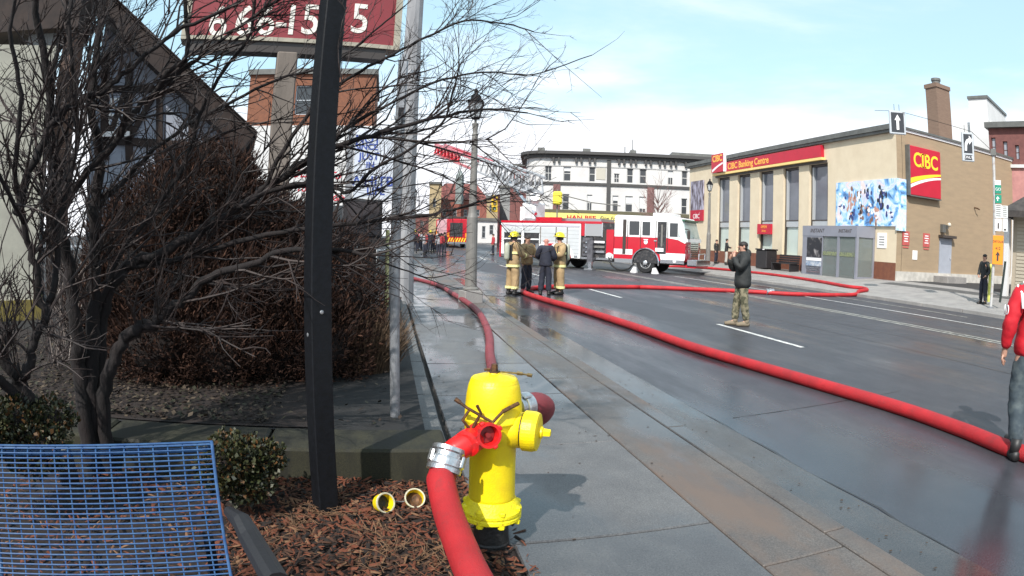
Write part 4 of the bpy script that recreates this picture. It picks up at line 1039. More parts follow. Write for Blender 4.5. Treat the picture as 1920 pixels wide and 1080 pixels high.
MB().tube([bp(.03, pc_[0])] + [bp(max(0, .012 - .004 * i), q) for i, q in enumerate(pc_[4::2])], .0065, 8).build('end_rod', M_blue, be)
MB().tube([bp(.004, V(.0, 0, .0)) + V(0, 0, .002), bp(BW, V(0, 0, .002))], .0045, 8).build('top_rod', M_blue, be)
for u in (.92,):
    MB().tube([bp(u, q) - V(0, 0, .02) + ev * .0 for q in pc_[6::3]], .012, 8).build('support_rib', M_blue, be)
for u in (.06, BW - .1):
    mb = MB(); base = bp(u, V(.10, 0, 0)); 
    pts = [bp(u, V(.13, 0, -.30)) - V(0, 0, .03), bp(u, V(.03, 0, -.55)), V(*(bp(u, V(-.02, 0, 0)).xy), 0.0)]
    mb.tube(pts, .022, 8); mb.build('leg', M_black, be)
    mb = MB(); mb.tube([bp(u, V(.60, 0, -.50)), V(*(bp(u, V(.66, 0, 0)).xy), 0.0)], .022, 8); mb.build('leg', M_black, be)
# black armrest slat to the right of the bench
mb = MB()
a0, a1, a2 = away(428, 958, 2.12), away(470, 1010, 1.95), away(520, 1095, 1.68)
pp = [a0, a0.lerp(a1, .5) + V(.01, 0, .012), a1, a2]
mb.tube([p for p in pp], [.020, .036, .042, .044], 10)
mb.build('armrest', mat('black_cast_iron', (.014, .014, .016), .5, bump=.2), be)
tagmb = MB(); c = away(305, 950, 1.74)
# ------------------------------------------------------------------ signs and buildings on the left
M_mar2 = mat('maroon_sign_face', (.25, .028, .035), .5, c2=(.20, .03, .035), vs=2)
PG = facing(530, 9.0, .2, R(4))
def gpu(px, py): return PG.pu(px, py)
pg = thing('pylon_sign', 'large maroon sign panel with cream digits raised on a thick grey post', 'sign', PG.o, PG.ang)
x0, zb = gpu(352, 82); x1, zt = gpu(733, 82); zb = (zb + zt) / 2
mb = MB(); mb.box(x0, x1, -.15, .15, zb, zb + 1.7); mb.build('panel', M_mar2, pg)
mb = MB(); mb.box(x0 - .02, x1 + .1, -.17, .17, zb - .06, zb); mb.box(x1, x1 + .1, -.17, .17, zb, zb + 1.72); mb.box(x0 - .1, x0, -.17, .17, zb - .06, zb + 1.72); mb.box(x0, x1, -.17, .17, zb + 1.7, zb + 1.78); mb.build('trim', mat('cream_trim', (.42, .38, .30), .6, var=.3, vs=5), pg)
mb = MB(); mb.box(x0 - .02, x1 - .1, -.13, .13, zb - .22, zb - .06); mb.build('crossbeam', M_wframe, pg)
xp, _ = gpu(530, 200)
mb = MB(); mb.bbox(xp - .15, xp + .15, -.15, .15, -.3, zb - .2, .02); mb.build('post', mat('weathered_post', (.20, .165, .14), .85, c2=(.12, .10, .085), vs=3, stretch=(1, 1, .2), bump=.4), pg)
M_crm = mat('sign_cream_digit', (.78, .73, .66), .5)
for ch, px in (('6', 409), ('6', 458), ('6', 497), ('-', 526), ('1', 545), ('5', 580), ('1', 620), ('5', 671)):
    x, z = gpu(px, 47 - (px - 500) * .02); text(ch, .66, M_crm, pg, (x, -.155, z), bold=.006, sx=.9)
text('CALL US', .42, M_crm, pg, ((x0 + x1) / 2, -.155, zb + 1.2))
# white contractor sign with blue writing
PB = facing(700, 16.5, .0, R(2)); 
bs = thing('blue_lettered_sign', 'white board with hand painted blue lettering beside the concrete pole', 'sign', PB.o, PB.ang)
x0, z1 = PB.pu(667, 240); x1, z0 = PB.pu(738, 373)
M_sheet = mat('white_board', (.62, .66, .74), .6, c2=(.52, .56, .62), vs=2)
mb = MB(); mb.box(x0, x1, -.03, 0, z0, z1); mb.build('board', M_sheet, bs)
MB().box(x0 - .2, x0 - .02, -.06, .06, -.1, z1 + .1).build('post', M_galv, bs)
MB().box(x1 - .02, x1 + .03, -.06, .03, -.1, z1).build('post', M_galv, bs)
M_bl2 = mat('blue_paint', (.05, .09, .34), .6)
for s_, px, py, h in (('NOT', 690, 262, .30), ('SINCE', 687, 276, .22), ('JUST', 692, 294, .26), ('IN', 694, 310, .22), ('WHITBY', 704, 341, .36), ('LIFE', 704, 359, .28)):
    x, z = PB.pu(px, py); text(s_, h, M_bl2, bs, (x, -.036, z), bold=.006)
# dark notice cabinet lower down
PD = facing(678, 12.5, .12, R(6))
nc = thing('notice_cabinet', 'dark brown cabinet on a pale kerb under the blue lettered sign', 'cabinet', PD.o, PD.ang)
x0, z1 = PD.pu(644, 374); x1, z0 = PD.pu(713, 446); _, zg = PD.pu(680, 461)
MB().bbox(x0, x1, -.25, .25, z0, z1, .03).build('cabinet_body', M_dk, nc)
MB().box(x0 + .06, x1 - .06, -.26, -.251, z0 + .06, z1 - .06).build('door', mat('cabinet_door', (.05, .04, .042), .4, var=.4, vs=3), nc)
MB().box(x0 - .05, x1 + .05, -.35, .35, zg, z0).build('shelf', M_wframe, nc)
MB().box(x0 - .1, x1 + .15, -.40, .4, zg - .05, zg).build('pale_ledge', M_dry, nc)
MB().box(x0 + .1, x1 - .1, -.2, .2, -.2, zg - .05).build('plinth', M_wframe, nc)
mb = MB(); xq, _ = PD.pu(727, 430)
MB().tube([(xq, 0, -.2), (xq, 0, 1.6)], .04, 8).build('yellow_post', mat('pale_yellow_post', (.50, .48, .22), .5), nc)
# brick and white shop building up the street on the left
PL = facing(600, 34, .1, R(-6))
sb = thing('shop_building', 'orange brick building with white lower front and red script lettering', 'building', PL.o, PL.ang)
x0, zt = PL.pu(470, 141); x1, _ = PL.pu(706, 146); _, zm = PL.pu(640, 236); _, zw = PL.pu(600, 295); xm, _ = PL.pu(560, 200)
M_obr = mat('orange_brick', (.22, .085, .045), .85, c2=(.16, .065, .038), vs=6, bump=.3, bs=10)
xw0, zz1 = PL.pu(556, 160); xw1, zz0 = PL.pu(590, 215); xv0, _ = PL.pu(650, 160); xv1, _ = PL.pu(672, 200)
mb = MB(); hs2 = [(xw0, xw1, zz0, zz1)]
wall_with_holes(mb, x0, x1, zm, zt, hs2, 0, .3); mb.box(x0, x1, .31, 7, zm, zt); mb.build('brick_wall', M_obr, sb)
window(sb, xw0, xw1, zz0, zz1, M_lframe, M_wgl, y=.12, sill=True)
MB().box(x0 - .1, x1 + .1, -.15, 7.1, zt, zt + .3).build('roof_edge', M_fasc, sb)
MB().box(x0 - .1, x1 + .4, -.10, 7.1, -.2, zm).build('white_front', M_wht, sb)
M_scr = mat('red_script', (.55, .02, .04), .5)
for s_, px, py, h in (('SOLD', 562, 326, .62), ('To', 628, 330, .55), ('Tobacco', 585, 354, .50), ('& Gifts', 630, 372, .4)):
    x, z = PL.pu(px, py); text(s_, h, M_scr, sb, (x, -.106, z), bold=.01, shear=.25)
x, z = PL.pu(590, 385); MB().box(x - 4, x + 3, -.16, -.101, .2, z).build('shop_window', M_wgl, sb)
# half timbered house on the far left
PH = facing(260, 13.0, .2, R(-8))
th = thing('half_timbered_house', 'pale half timbered gable with dark beams behind the bare tree', 'house', PH.o, PH.ang)
def hpu(px, py): return PH.pu(px, py)
gx0, gz0 = hpu(150, 40); gx1, gz1 = hpu(250, 66); gx2, gz2 = hpu(452, 262)
M_tud = mat('bluish_render', (.34, .37, .44), .85, c2=(.26, .29, .35), vs=1.5, bump=.3)
M_beam = mat('dark_timber', (.018, .012, .011), .85, c2=(.035, .022, .018), vs=5)
wx0, _ = hpu(176, 200)
mb = MB()
sl = (gz1 - gz2) / (gx2 - gx1)
ztop = gz1 + sl * (gx1 - wx0)
mb.poly([(wx0, 0, -.3), (gx2 - .2, 0, -.3), (gx2 - .2, 0, gz2 - .05), (wx0, 0, ztop)], (0, 6, 0)); mb.build('gable_wall', M_tud, th)
def beam(a, b, w=.16, y0=-.07, y1=-.001, name='timber'):
    a, b = V(a[0], 0, a[1]), V(b[0], 0, b[1]); d = (b - a).normalized(); n = V(-d.z, 0, d.x) * w / 2
    mb = MB(); mb.poly([a - n + V(0, y0, 0), b - n + V(0, y0, 0), b + n + V(0, y0, 0), a + n + V(0, y0, 0)], (0, y1 - y0, 0)); return mb.build(name, M_beam, th)
beam((wx0 - .4, ztop + .28), (gx2 + .15, gz2 - .12), .46, -.75, -.10, 'bargeboard')
mb = MB(); a = V(wx0 - .4, -.8, ztop + .54); b = V(gx2 + .3, -.8, gz2 + .02); mb.add([a, b, b + V(0, 7.5, 0), a + V(0, 7.5, 0)], [(0, 1, 2, 3)]); mb.add([a + V(0, 0, -.06), b + V(0, 0, -.06), b + V(0, 7.5, -.06), a + V(0, 7.5, -.06)], [(3, 2, 1, 0)]); mb.build('roof', mat('brown_shingle', (.075, .055, .048), .9, c2=(.05, .04, .035), vs=6, bump=.5, bs=14), th)
for (p, q, w) in (((200, 100), (198, 300), .18), ((243, 120), (243, 300), .16), ((300, 150), (300, 300), .14), ((360, 200), (360, 300), .14), ((176, 262), (430, 280), .16), ((205, 262), (243, 150), .12), ((243, 262), (300, 160), .12), ((176, 168), (310, 168), .14)):
    a, b = hpu(*p), hpu(*q); beam(a, b, w)
a, b = hpu(208, 185), hpu(238, 248); window(th, a[0], b[0], b[1], a[1], M_white, mat('bluish_glass', (.30, .38, .52), .15), y=-.04, cols=2)
# porch columns in front of the house and its dark fascia
for px, w, m in ((108, .62, mat('grey_blue_column', (.16, .175, .19), .8, c2=(.10, .11, .125), vs=1.5, stretch=(1, 1, .3))), (160, .34, mat('brown_column', (.16, .085, .055), .8, c2=(.09, .06, .05), vs=2, stretch=(1, 1, .3)))):
    x, z = hpu(px, 80); MB().bbox(x - w / 2, x + w / 2, -1.2, -.7, -.3, z, .03).build('porch_column', m, th)
a, b = hpu(-60, 62), hpu(172, 92); MB().box(a[0], b[0], -1.5, -.4, b[1], a[1] + .5).build('porch_fascia', M_beam, th)
# cream wall at the left edge
PC = facing(20, 11.5, .15, R(-4))
cw = thing('cream_outbuilding', 'cream rendered wall with an ochre lower band at the left edge', 'building', PC.o, PC.ang)
x1, zy = PC.pu(76, 578); _, zt = PC.pu(40, 84)
MB().box(-6, x1, 0, 4, max(zy, .4), zt).build('wall', mat('cream_wall', (.46, .44, .36), .85, c2=(.34, .32, .27), vs=2), cw)
MB().box(-6, x1 + .03, -.05, 4, -.3, max(zy, .4)).build('ochre_base', mat('ochre_band', (.20, .155, .03), .85, c2=(.13, .10, .03), vs=3), cw)

# cable from the utility pole across to the corner building
ca = away(757, 283, 15.5); cb = away(1003, 301, 67)
wr = thing('overhead_cable', 'thin dark cable sagging from the concrete pole to the corner building', 'cable', ca)
MB().tube([V(0, 0, 0)] + [(cb - ca) * t - V(0, 0, 2.2 * t * (1 - t)) for t in (.15, .3, .5, .7, .85, 1)], .016, 5).build('cable', M_black, wr)
# ------------------------------------------------------------------ fire engine
M_fred = mat('engine_red', (.50, .006, .022), .28, var=.1, vs=2, coat=.5)
M_fwh = mat('engine_white', (.82, .82, .82), .3, coat=.4)
M_roll = mat('roller_shutter', (.66, .68, .69), .4, .3, var=.08, vs=2)
M_dark = mat('compartment_dark', (.025, .025, .028), .6, c2=(.10, .09, .09), vs=7, lo=.5, hi=.7)
M_scrn = mat('windscreen_glass', (.16, .24, .24), .08, spec=.8, c2=(.35, .42, .40), vs=1.5)
M_pump = mat('pump_panel_grey', (.22, .21, .23), .4, .6, c2=(.10, .10, .11), vs=5)
def wheel_mesh(parent, x, y, z, r=.56, w=.34, side=-1):
    Mx = Matrix.Translation(V(x, y, z)) @ Matrix.Rotation(R(90) * (1 if side < 0 else -1), 4, 'X')
    mb = MB(); mb.lathe([(r * .56, -w / 2), (r * .9, -w / 2), (r, -w / 2 + .05), (r, w / 2 - .05), (r * .93, w / 2), (r * .62, w / 2 + .01), (r * .58, w / 2 - .03)], 32, M=Mx)
    o = mb.build('wheel', M_rubber, parent)
    mb = MB(); mb.lathe([(r * .58, w / 2 - .10), (r * .58, w / 2 - .0), (r * .52, w / 2 + .012), (r * .46, w / 2 - .05), (r * .25, w / 2 - .06), (r * .22, w / 2 + .03), (r * .14, w / 2 + .06), (.02, w / 2 + .065)], 24, M=Mx)
    mb.build('rim', mat('polished_rim', (.72, .72, .72), .25, .8) if 'polished_rim' not in bpy.data.materials else bpy.data.materials['polished_rim'], o)
    for k in range(8):
        a = k * math.pi / 4; m2 = MB(); m2.lathe([(.022, w / 2 - .06), (.022, w / 2 - .02), (.01, w / 2 - .015)], 6, M=Mx @ Matrix.Translation(V(r * .36 * math.cos(a), r * .36 * math.sin(a), 0))); m2.build('wheel_nut', M_chrome, o)
    return o
EP = away(1225, 500, 36.6); EP.z = rise(EP.y) + RZ
az = math.atan2(EP.x, EP.y) + R(90 + 22)
fe = thing('fire_engine', 'red and white fire engine parked across the road in front of the corner building', 'fire engine', EP, math.pi / 2 - az)
Yn = -1.25
def prism(name, outline, y0, y1, m, parent=None):
    mb = MB(); mb.poly([(x, y0, z) for x, z in outline], (0, y1 - y0, 0)); return mb.build(name, m, parent or fe)
# cab: red lower body with wheel arch, white upper
arch = [(.78 * math.cos(a), .56 + .78 * math.sin(a)) for a in [R(10 + k * 16) for k in range(11)]]
low = [(2.30, .80), (2.36, 1.30), (2.38, 1.98), (-1.95, 1.98), (-1.95, .72), (-.79, .72)] + arch[::-1] + [(.80, .66)]
low = [(2.30, .72), (2.38, 1.98), (-1.95, 1.98), (-1.95, .72), (-.77, .72)] + [(p[0], p[1]) for p in arch[::-1]] + [(.79, .72)]
body = prism('cab_body', low, Yn, 1.25, M_fred)
up_ = [(2.38, 1.98), (2.10, 2.98), (1.95, 3.12), (-1.80, 3.20), (-1.95, 3.12), (-1.95, 1.98)]
prism('cab_top', up_, Yn + .015, 1.235, M_fwh)
prism('white_stripe', [(-1.95, .98), (-.80, .98), (-.80, 1.28), (-1.95, 1.28)], Yn - .012, Yn + .0, M_fwh)
prism('white_stripe', [(.92, .80), (2.33, .80), (2.36, 1.16), (.84, 1.16)], Yn - .012, Yn, M_fwh)
prism('white_stripe', [(1.3, 1.98), (1.9, 1.90), (2.3, 1.72), (2.38, 1.75), (2.38, 2.05), (1.3, 2.05)], Yn - .014, Yn - .002, M_fwh)
# wheel arch trim
mb = MB(); mb.tube([(.80 * math.cos(a), Yn - .02, .56 + .80 * math.sin(a)) for a in [R(-8 + k * 14) for k in range(15)]], .05, 6); mb.build('arch_trim', M_chrome, fe)
prism('wheel_well', [(.72 * math.cos(R(k * 18)), .56 + .72 * math.sin(R(k * 18))) for k in range(11)], Yn - .004, Yn - .001, M_dark)
for (x0, x1, z0, z1, nm) in ((-1.42, -1.22, 1.0, 2.95, 'door_gap'), (-1.02, -.42, 2.10, 2.86, 'side_window'), (-.22, .24, 2.10, 2.84, 'side_window'), (1.42, 1.88, 2.06, 2.80, 'side_window')):
    MB().box(x0, x1, Yn - .018, Yn + .02, z0, z1).build(nm, M_wframe if nm != 'side_window' else M_wgl, fe)
MB().box(.70, 1.22, Yn - .022, Yn + .02, 1.10, 2.86).build('open_doorway', M_dark, fe)
MB().box(.92, 1.02, Yn - .06, Yn - .03, 1.5, 2.7).build('grab_rail', M_taupe, fe)
MB().box(.62, 1.1, Yn - .1, Yn - .02, 1.22, 1.42).build('step_well', M_fwh, fe)
for x in (-1.12, -.32, .6, 1.3): MB().box(x - .015, x + .015, Yn - .025, Yn, 1.3, 2.9).build('door_seam', M_wframe, fe)
for x in (-.1, .5): MB().box(x, x + .16, Yn - .04, Yn, 1.78, 1.84).build('door_handle', M_chrome, fe)
mb = MB(); mb.ell((.0, Yn - .012, 1.72), .12, .01, .13, 10, 6); mb.build('door_crest', M_swh, fe)
mb = MB(); mb.poly([(-.16, Yn - .018, 1.88), (.16, Yn - .018, 1.88), (.0, Yn - .018, 1.74)], (0, -.004, 0)); mb.build('crest_wing', M_swh, fe)
# windscreen, grille, bumper
mb = MB(); mb.add([(2.405, -1.12, 2.02), (2.405, 1.12, 2.02), (2.145, 1.08, 2.94), (2.145, -1.08, 2.94), (1.93, -1.262, 2.06), (1.93, -1.258, 2.88)], [(0, 1, 2, 3), (4, 0, 3, 5)]); mb.build('windscreen', M_scrn, fe)
mb = MB(); mb.box(2.20, 2.50, -.02, .02, 2.0, 2.9); MB().box(2.36, 2.40, -.03, .03, 2.0, 2.1).build('wiper_base', M_black, fe)
mb = MB(); mb.box(2.05, 2.25, -1.2, 1.2, 2.93, 3.02); mb.build('visor', mat('green_tint', (.03, .12, .07), .3), fe)
MB().box(2.36, 2.46, -1.22, 1.22, 1.80, 2.0).build('white_nose', M_fwh, fe)
MB().box(2.34, 2.47, -.72, .72, .92, 1.80).build('grille_surround', M_chrome, fe)
for k in range(7): MB().box(2.47, 2.485, -.60, .60, 1.0 + k * .11, 1.05 + k * .11).build('grille_bar', M_wframe, fe)
for s in (-1, 1):
    for k in range(2): mb = MB(); mb.lathe([(.10, 0), (.11, .05), (.02, .07)], 14, M=Matrix.Translation(V(2.42, s * .98, 1.28 + k * .28)) @ Matrix.Rotation(R(90), 4, 'Y')); mb.build('headlight', M_chrome, fe)
MB().bbox(2.45, 3.05, -1.25, 1.25, .52, .86, .04).build('bumper', M_chrome, fe)
MB().bbox(2.35, 2.95, -1.15, 1.15, .40, .56, .02).build('bumper_skirt', M_fred, fe)
mb = MB(); mb.tube([(2.9, -.5, .86), (2.9, -.5, 1.15), (2.9, .6, 1.18), (2.9, .6, .86)], .035, 8); mb.build('front_rail', M_chrome, fe)
mb = MB(); mb.tube([(2.3, -1.25, 2.5), (2.6, -1.45, 2.45), (2.6, -1.46, 2.1)], .03, 6); mb.bbox(2.54, 2.66, -1.58, -1.38, 1.95, 2.4, .02); mb.build('wing_mirror', M_wframe, fe)
MB().box(.9, 2.3, Yn - .015, Yn + .1, .60, .80).build('lower_skirt', M_chrome, fe)
mb = MB(); mb.ell((1.75, Yn - .03, .72), .1, .05, .1, 10, 6); mb.build('fog_light', M_swh, fe)
MB().box(-1.9, -.8, Yn - .02, Yn + .2, .52, .74).build('running_board', M_alu, fe)
MB().bbox(.2, 1.3, -.8, .8, 3.17, 3.36, .03).build('light_bar', M_fwh, fe)
# pump module
MB().box(-4.12, -1.96, Yn + .06, 1.2, .62, 2.72).build('pump_module', M_dark, fe)
MB().box(-4.10, -2.0, Yn, Yn + .059, .60, .72).build('module_sill', M_chrome, fe)
MB().box(-2.45, -1.98, Yn - .01, Yn + .059, .95, 2.35).build('red_panel', M_fred, fe)
MB().box(-2.45, -1.98, Yn - .02, Yn + .05, .72, .94).build('white_corner', M_fwh, fe)
MB().box(-3.80, -2.75, Yn - .01, Yn + .059, 1.95, 2.66).build('roller_door', mat('module_shutter', (.42, .42, .43), .4, .4), fe)
mb = MB(); mb.box(-3.86, -3.80, Yn - .02, Yn + .059, 1.9, 2.72); mb.build('shutter_post', M_chrome, fe)
MB().box(-2.75, -2.69, Yn - .02, Yn + .059, 1.9, 2.72).build('shutter_post', M_chrome, fe)
MB().box(-4.10, -3.88, Yn - .005, Yn + .059, 1.95, 2.66).build('red_panel', M_fred, fe)
MB().box(-2.68, -2.45, Yn - .0, Yn + .059, 1.7, 2.3).build('hose_rack', M_wframe, fe)
MB().box(-3.95, -3.30, Yn - .08, Yn + .05, .80, 1.85).build('pump_panel', M_pump, fe)
random.seed(5)
for k in range(12):
    x, z = -3.85 + (k % 4) * .15, 1.0 + (k // 4) * .28
    mb = MB(); mb.lathe([(.05, 0), (.05, .05), (.02, .06)], 10, M=Matrix.Translation(V(x, Yn - .08, z)) @ Matrix.Rotation(R(90), 4, 'X')); mb.build('gauge', M_chrome if k % 2 else M_wframe, fe)
for k in range(3): MB().box(-3.2, -2.55, Yn - .04, Yn + .05, 1.0 + k * .28, 1.12 + k * .28).build('hose_tray', (M_chrome, M_taupe, M_swh)[k], fe)
mb = MB(); mb.lathe([(.17, 0), (.17, .18), (.12, .2)], 16, M=Matrix.Translation(V(-2.2, Yn, .86)) @ Matrix.Rotation(R(90), 4, 'X')); mb.build('intake_cap', M_swh, fe)
mb = MB(); mb.tube(curve_pts([V(-2.2, -1.4, .8), V(-1.9, -1.6, .35), V(-1.4, -1.6, .12), V(-.9, -1.5, .2), V(-.6, -1.4, .5)], 5), .05, 8); mb.build('suction_hose', M_rubber, fe)
# stabiliser leg with foot
MB().box(-3.55, -3.20, Yn - .25, Yn, .45, 1.7).build('stabiliser', M_pump, fe)
MB().box(-3.48, -3.27, Yn - .2, Yn - .02, .06, .45).build('stabiliser_ram', M_chrome, fe)
MB().bbox(-3.65, -3.1, Yn - .4, Yn + .1, .0, .07, .01).build('stabiliser_foot', M_galv, fe)
# rear body
arch2 = [(-5.5 + .76 * math.cos(a), .56 + .76 * math.sin(a)) for a in [R(176 - k * 17.2) for k in range(11)]]
rb = [(-4.14, .62), (-4.14, 2.66), (-9.85, 2.66), (-9.85, .70), (-6.28, .70)] + arch2 + [(-4.72, .62)]
prism('rear_body', rb, Yn, 1.25, M_fwh)
mb = MB(); mb.box(-9.85, -2.75, Yn - .02, 1.2, 2.66, 2.80); mb.build('red_rail', M_fred, fe)
MB().box(-9.8, -4.2, Yn - .03, Yn - .001, 2.44, 2.56).build('grey_gutter', mat('lilac_grey', (.45, .42, .47), .5), fe)
for (x0, x1, z0, z1) in ((-4.98, -4.22, .80, 2.38), (-5.75, -5.08, 1.50, 2.38), (-6.85, -5.85, 1.50, 2.38)):
    s = MB().box(x0, x1, Yn - .012, Yn - .001, z0, z1).build('roller_shutter', M_roll, fe)
    for k in range(int((z1 - z0) / .22)): MB().box(x0, x1, Yn - .016, Yn - .0125, z0 + .1 + k * .22, z0 + .108 + k * .22).build('slat_line', M_taupe, s)
for x in (-5.03, -5.8, -6.9): MB().box(x - .03, x + .03, Yn - .03, Yn, .75 if x > -5.1 else 1.4, 2.42).build('shutter_track', M_taupe, fe)
MB().box(-4.9, -4.3, Yn - .02, Yn, .66, .78).build('lower_step', M_alu, fe)
prism('red_arch_panel', [(-4.92, 1.45), (-6.5, 1.45), (-6.5, .75), (-6.28, .75)] + arch2 + [(-4.74, .70), (-4.92, .70)], Yn - .03, Yn - .004, M_fred)
mb = MB(); P = [(-5.5 + r_ * math.cos(a), .56 + r_ * math.sin(a)) for r_, rr in ((.80, 0), (.98, 1)) for a in ([R(5 + k * 17) for k in range(11)] if rr == 0 else [R(175 - k * 17) for k in range(11)])]
mb.poly([(x, Yn - .034, z) for x, z in P], (0, .003, 0)); mb.build('white_arch_band', M_fwh, fe)
prism('wheel_well', [(-5.5 + .73 * math.cos(R(k * 18)), .56 + .73 * math.sin(R(k * 18))) for k in range(11)], Yn - .036, Yn - .035, M_dark)
prism('wheel_well', [(-5.5 + .73 * math.cos(R(k * 18)), .56 + .73 * math.sin(R(k * 18))) for k in range(11)], Yn - .003, Yn + .4, M_dark)
for (x0, x1) in ((-8.1, -7.0), (-9.6, -8.3)):
    c = MB().box(x0, x1, Yn - .012, Yn - .001, .85, 2.36).build('open_compartment', M_dark, fe)
    MB().box(x0, x1, Yn - .06, Yn - .013, 1.62, 1.70).build('shelf', M_fwh, c)
    MB().box(x0 - .04, x1 + .04, Yn - .05, Yn - .013, 2.05, 2.38).build('rolled_shutter', M_roll, c)
    for k in range(4):
        xx = x0 + .1 + k * .26
        if xx + .2 < x1: MB().bbox(xx, xx + .2, Yn - .05, Yn - .013, .95, 1.3 + .1 * (k % 2), .01).build('stored_case', (M_taupe, M_fred, M_sor, M_galv)[k], c)
MB().box(-9.90, -9.80, Yn - .06, 1.25, .5, 2.5).build('rear_edge', M_fred, fe)
MB().box(-9.8, -7.0, Yn - .02, Yn + .1, .55, .72).build('rear_step', M_alu, fe)
MB().box(-9.4, 2.2, -.5, .5, .5, .8).build('chassis', M_wframe, fe)
wheel_mesh(fe, 0, -1.06, .57, .57); wheel_mesh(fe, 0, 1.06, .57, .57, side=1); wheel_mesh(fe, -5.5, -1.06, .57, .57); wheel_mesh(fe, -5.5, 1.06, .57, .57, side=1)
MB().box(-6.9, -3.0, -.9, .9, 2.80, 2.98).build('hose_bed', M_alu, fe)
MB().box(-7.3, -5.5, -1.2, -1.1, 2.80, 3.02).build('ladder_rack', M_fred, fe)
for x in (-.62, .62):
    ck = thing('wheel_chock', ('white triangular chock behind' if x < 0 else 'white triangular chock ahead of') + ' the front wheel of the fire engine', 'wheel chock', fe.location + Vector((math.cos(fe.rotation_euler.z) * x - math.sin(fe.rotation_euler.z) * -1.2, math.sin(fe.rotation_euler.z) * x + math.cos(fe.rotation_euler.z) * -1.2, 0)), fe.rotation_euler.z, 'wheel chocks')
    s = 1 if x < 0 else -1
    mb = MB(); mb.poly([(-.22 * s, -.2, 0), (.16 * s, -.2, 0), (.10 * s, -.2, .30), (-.02 * s, -.2, .33)], (0, .22, 0)); mb.build('wedge', M_swh, ck)
# turret and ladder
MB().bbox(-8.75, -7.75, -.6, .6, 2.80, 3.95, .06).build('turntable_cabinet', M_fwh, fe)
mb = MB(); mb.lathe([(.75, 2.80), (.75, 2.95), (.5, 3.0)], 20, c=(-8.2, 0, 0)); mb.build('turntable', M_alu, fe)
MB().bbox(-8.5, -7.95, -.66, -.6, 2.95, 3.7, .02).build('cabinet_door', M_roll, fe)
MB().box(-8.95, -8.8, -.5, .5, 2.8, 3.7).build('ladder_upright', M_fwh, fe)
Mi = Matrix.Translation(fe.location) @ Matrix.Rotation(fe.rotation_euler.z, 4, 'Z'); Mi.invert()
pv = Mi @ away(1003, 362, 39.5); tp = Mi @ away(824, 288, 58)
dx = (tp - pv).normalized(); sdv = dx.cross(V(0, 0, 1)).normalized(); upv = sdv.cross(dx)
Lb = (tp - pv).length
MB().tube([V(-8.2, 0, 3.9), pv + V(0, 0, -.2)], .32, 10).build('turret_head', M_fwh, fe)
def truss(name, t0, t1, hw, hh, m, rail):
    nn = max(2, int((t1 - t0) * Lb / .95))
    mb = MB()
    for s in (-1, 1):
        for hz in (0, 1):
            mb.tube([pv + dx * Lb * t0 + sdv * s * hw + upv * hz * hh, pv + dx * Lb * t1 + sdv * s * hw + upv * hz * hh], rail, 5)
        for k in range(nn):
            a = pv + dx * Lb * (t0 + (t1 - t0) * k / nn) + sdv * s * hw; b = pv + dx * Lb * (t0 + (t1 - t0) * (k + 1) / nn) + sdv * s * hw
            mb.tube([a, (a + b) / 2 + upv * hh, b], rail * .6, 4)
    for k in range(nn * 2):
        a = pv + dx * Lb * (t0 + (t1 - t0) * k / nn / 2); mb.tube([a - sdv * hw, a + sdv * hw], rail * .55, 4)
    mb.build(name, m, fe)
truss('ladder_base_section', 0, .50, .55, 1.0, mat('ladder_grey_white', (.36, .37, .39), .45), .11)
truss('ladder_fly_section', .42, 1.0, .45, .80, M_fred, .15)
a = pv + dx * Lb * .30 - sdv * .5; 
mb = MB(); mb.poly([a + dx * 0, a + dx * 7, a + dx * 7 + upv * .8, a + upv * .8], sdv * -.03); mb.build('ladder_side_plate', M_fwh, fe)
a = pv + dx * Lb * .505 - sdv * .38
mb = MB(); mb.poly([a, a + dx * 4.2, a + dx * 4.2 + upv * .8, a + upv * .8], sdv * -.03); mb.build('ladder_red_plate', M_fred, fe)
mb = MB(); mb.tube([pv + V(.1, 0, -1.3), pv + dx * Lb * .2], .11, 8); mb.build('lift_ram', M_chrome, fe)

# ------------------------------------------------------------------ street beyond
def box_building(px0, px1, pyt, dist, label, m, name='row_building', roof=M_fasc, depth=9, turn=0, wins_=(), gable=False, cat='building', base=None):
    P = facing((px0 + px1) / 2, dist, 0, turn); P.o.z = rise(P.o.y) - .1 if base is None else base
    t = thing(name, label, cat, P.o, P.ang)
    x0, z = P.pu(px0, pyt); x1, z2 = P.pu(px1, pyt); z = (z + z2) / 2
    hs = []
    for (a, b, c, d) in wins_:
        wx0, wz1 = P.pu(a, c); wx1, wz0 = P.pu(b, d); hs.append((wx0, wx1, wz0, wz1))
    mb = MB(); wall_with_holes(mb, x0, x1, -.5, z, hs, 0, .3); mb.box(x0, x1, .31, depth, -.5, z); mb.build('wall', m, t)
    for h in hs: window(t, *h, M_lframe, M_wgl, y=.1, sill=True)
    if gable:
        mb = MB(); hgt = gable; xm = (x0 + x1) / 2
        mb.add([(x0 - .3, -.4, z), (x1 + .3, -.4, z), (x1 - 2, depth / 2, z + hgt), (x0 + 2, depth / 2, z + hgt), (x0 - .3, depth, z), (x1 + .3, depth, z)], [(0, 1, 2, 3), (5, 4, 3, 2), (0, 3, 4), (1, 5, 2)])
        mb.build('roof', roof, t)
    else: MB().box(x0 - .15, x1 + .15, -.25, depth, z, z + .35).build('roof_edge', roof, t)
    return t, P
M_rbr = mat('red_brick', (.28, .095, .07), .85, c2=(.22, .075, .055), vs=3)
M_ybr = mat('yellow_brick', (.42, .32, .18), .85, c2=(.34, .26, .15), vs=3)
t, P = box_building(958, 992, 312, 88, 'narrow brown brick building left of the white corner building', M_dred, wins_=((964, 968, 335, 358), (974, 978, 333, 357), (983, 987, 331, 356)), turn=R(-25))
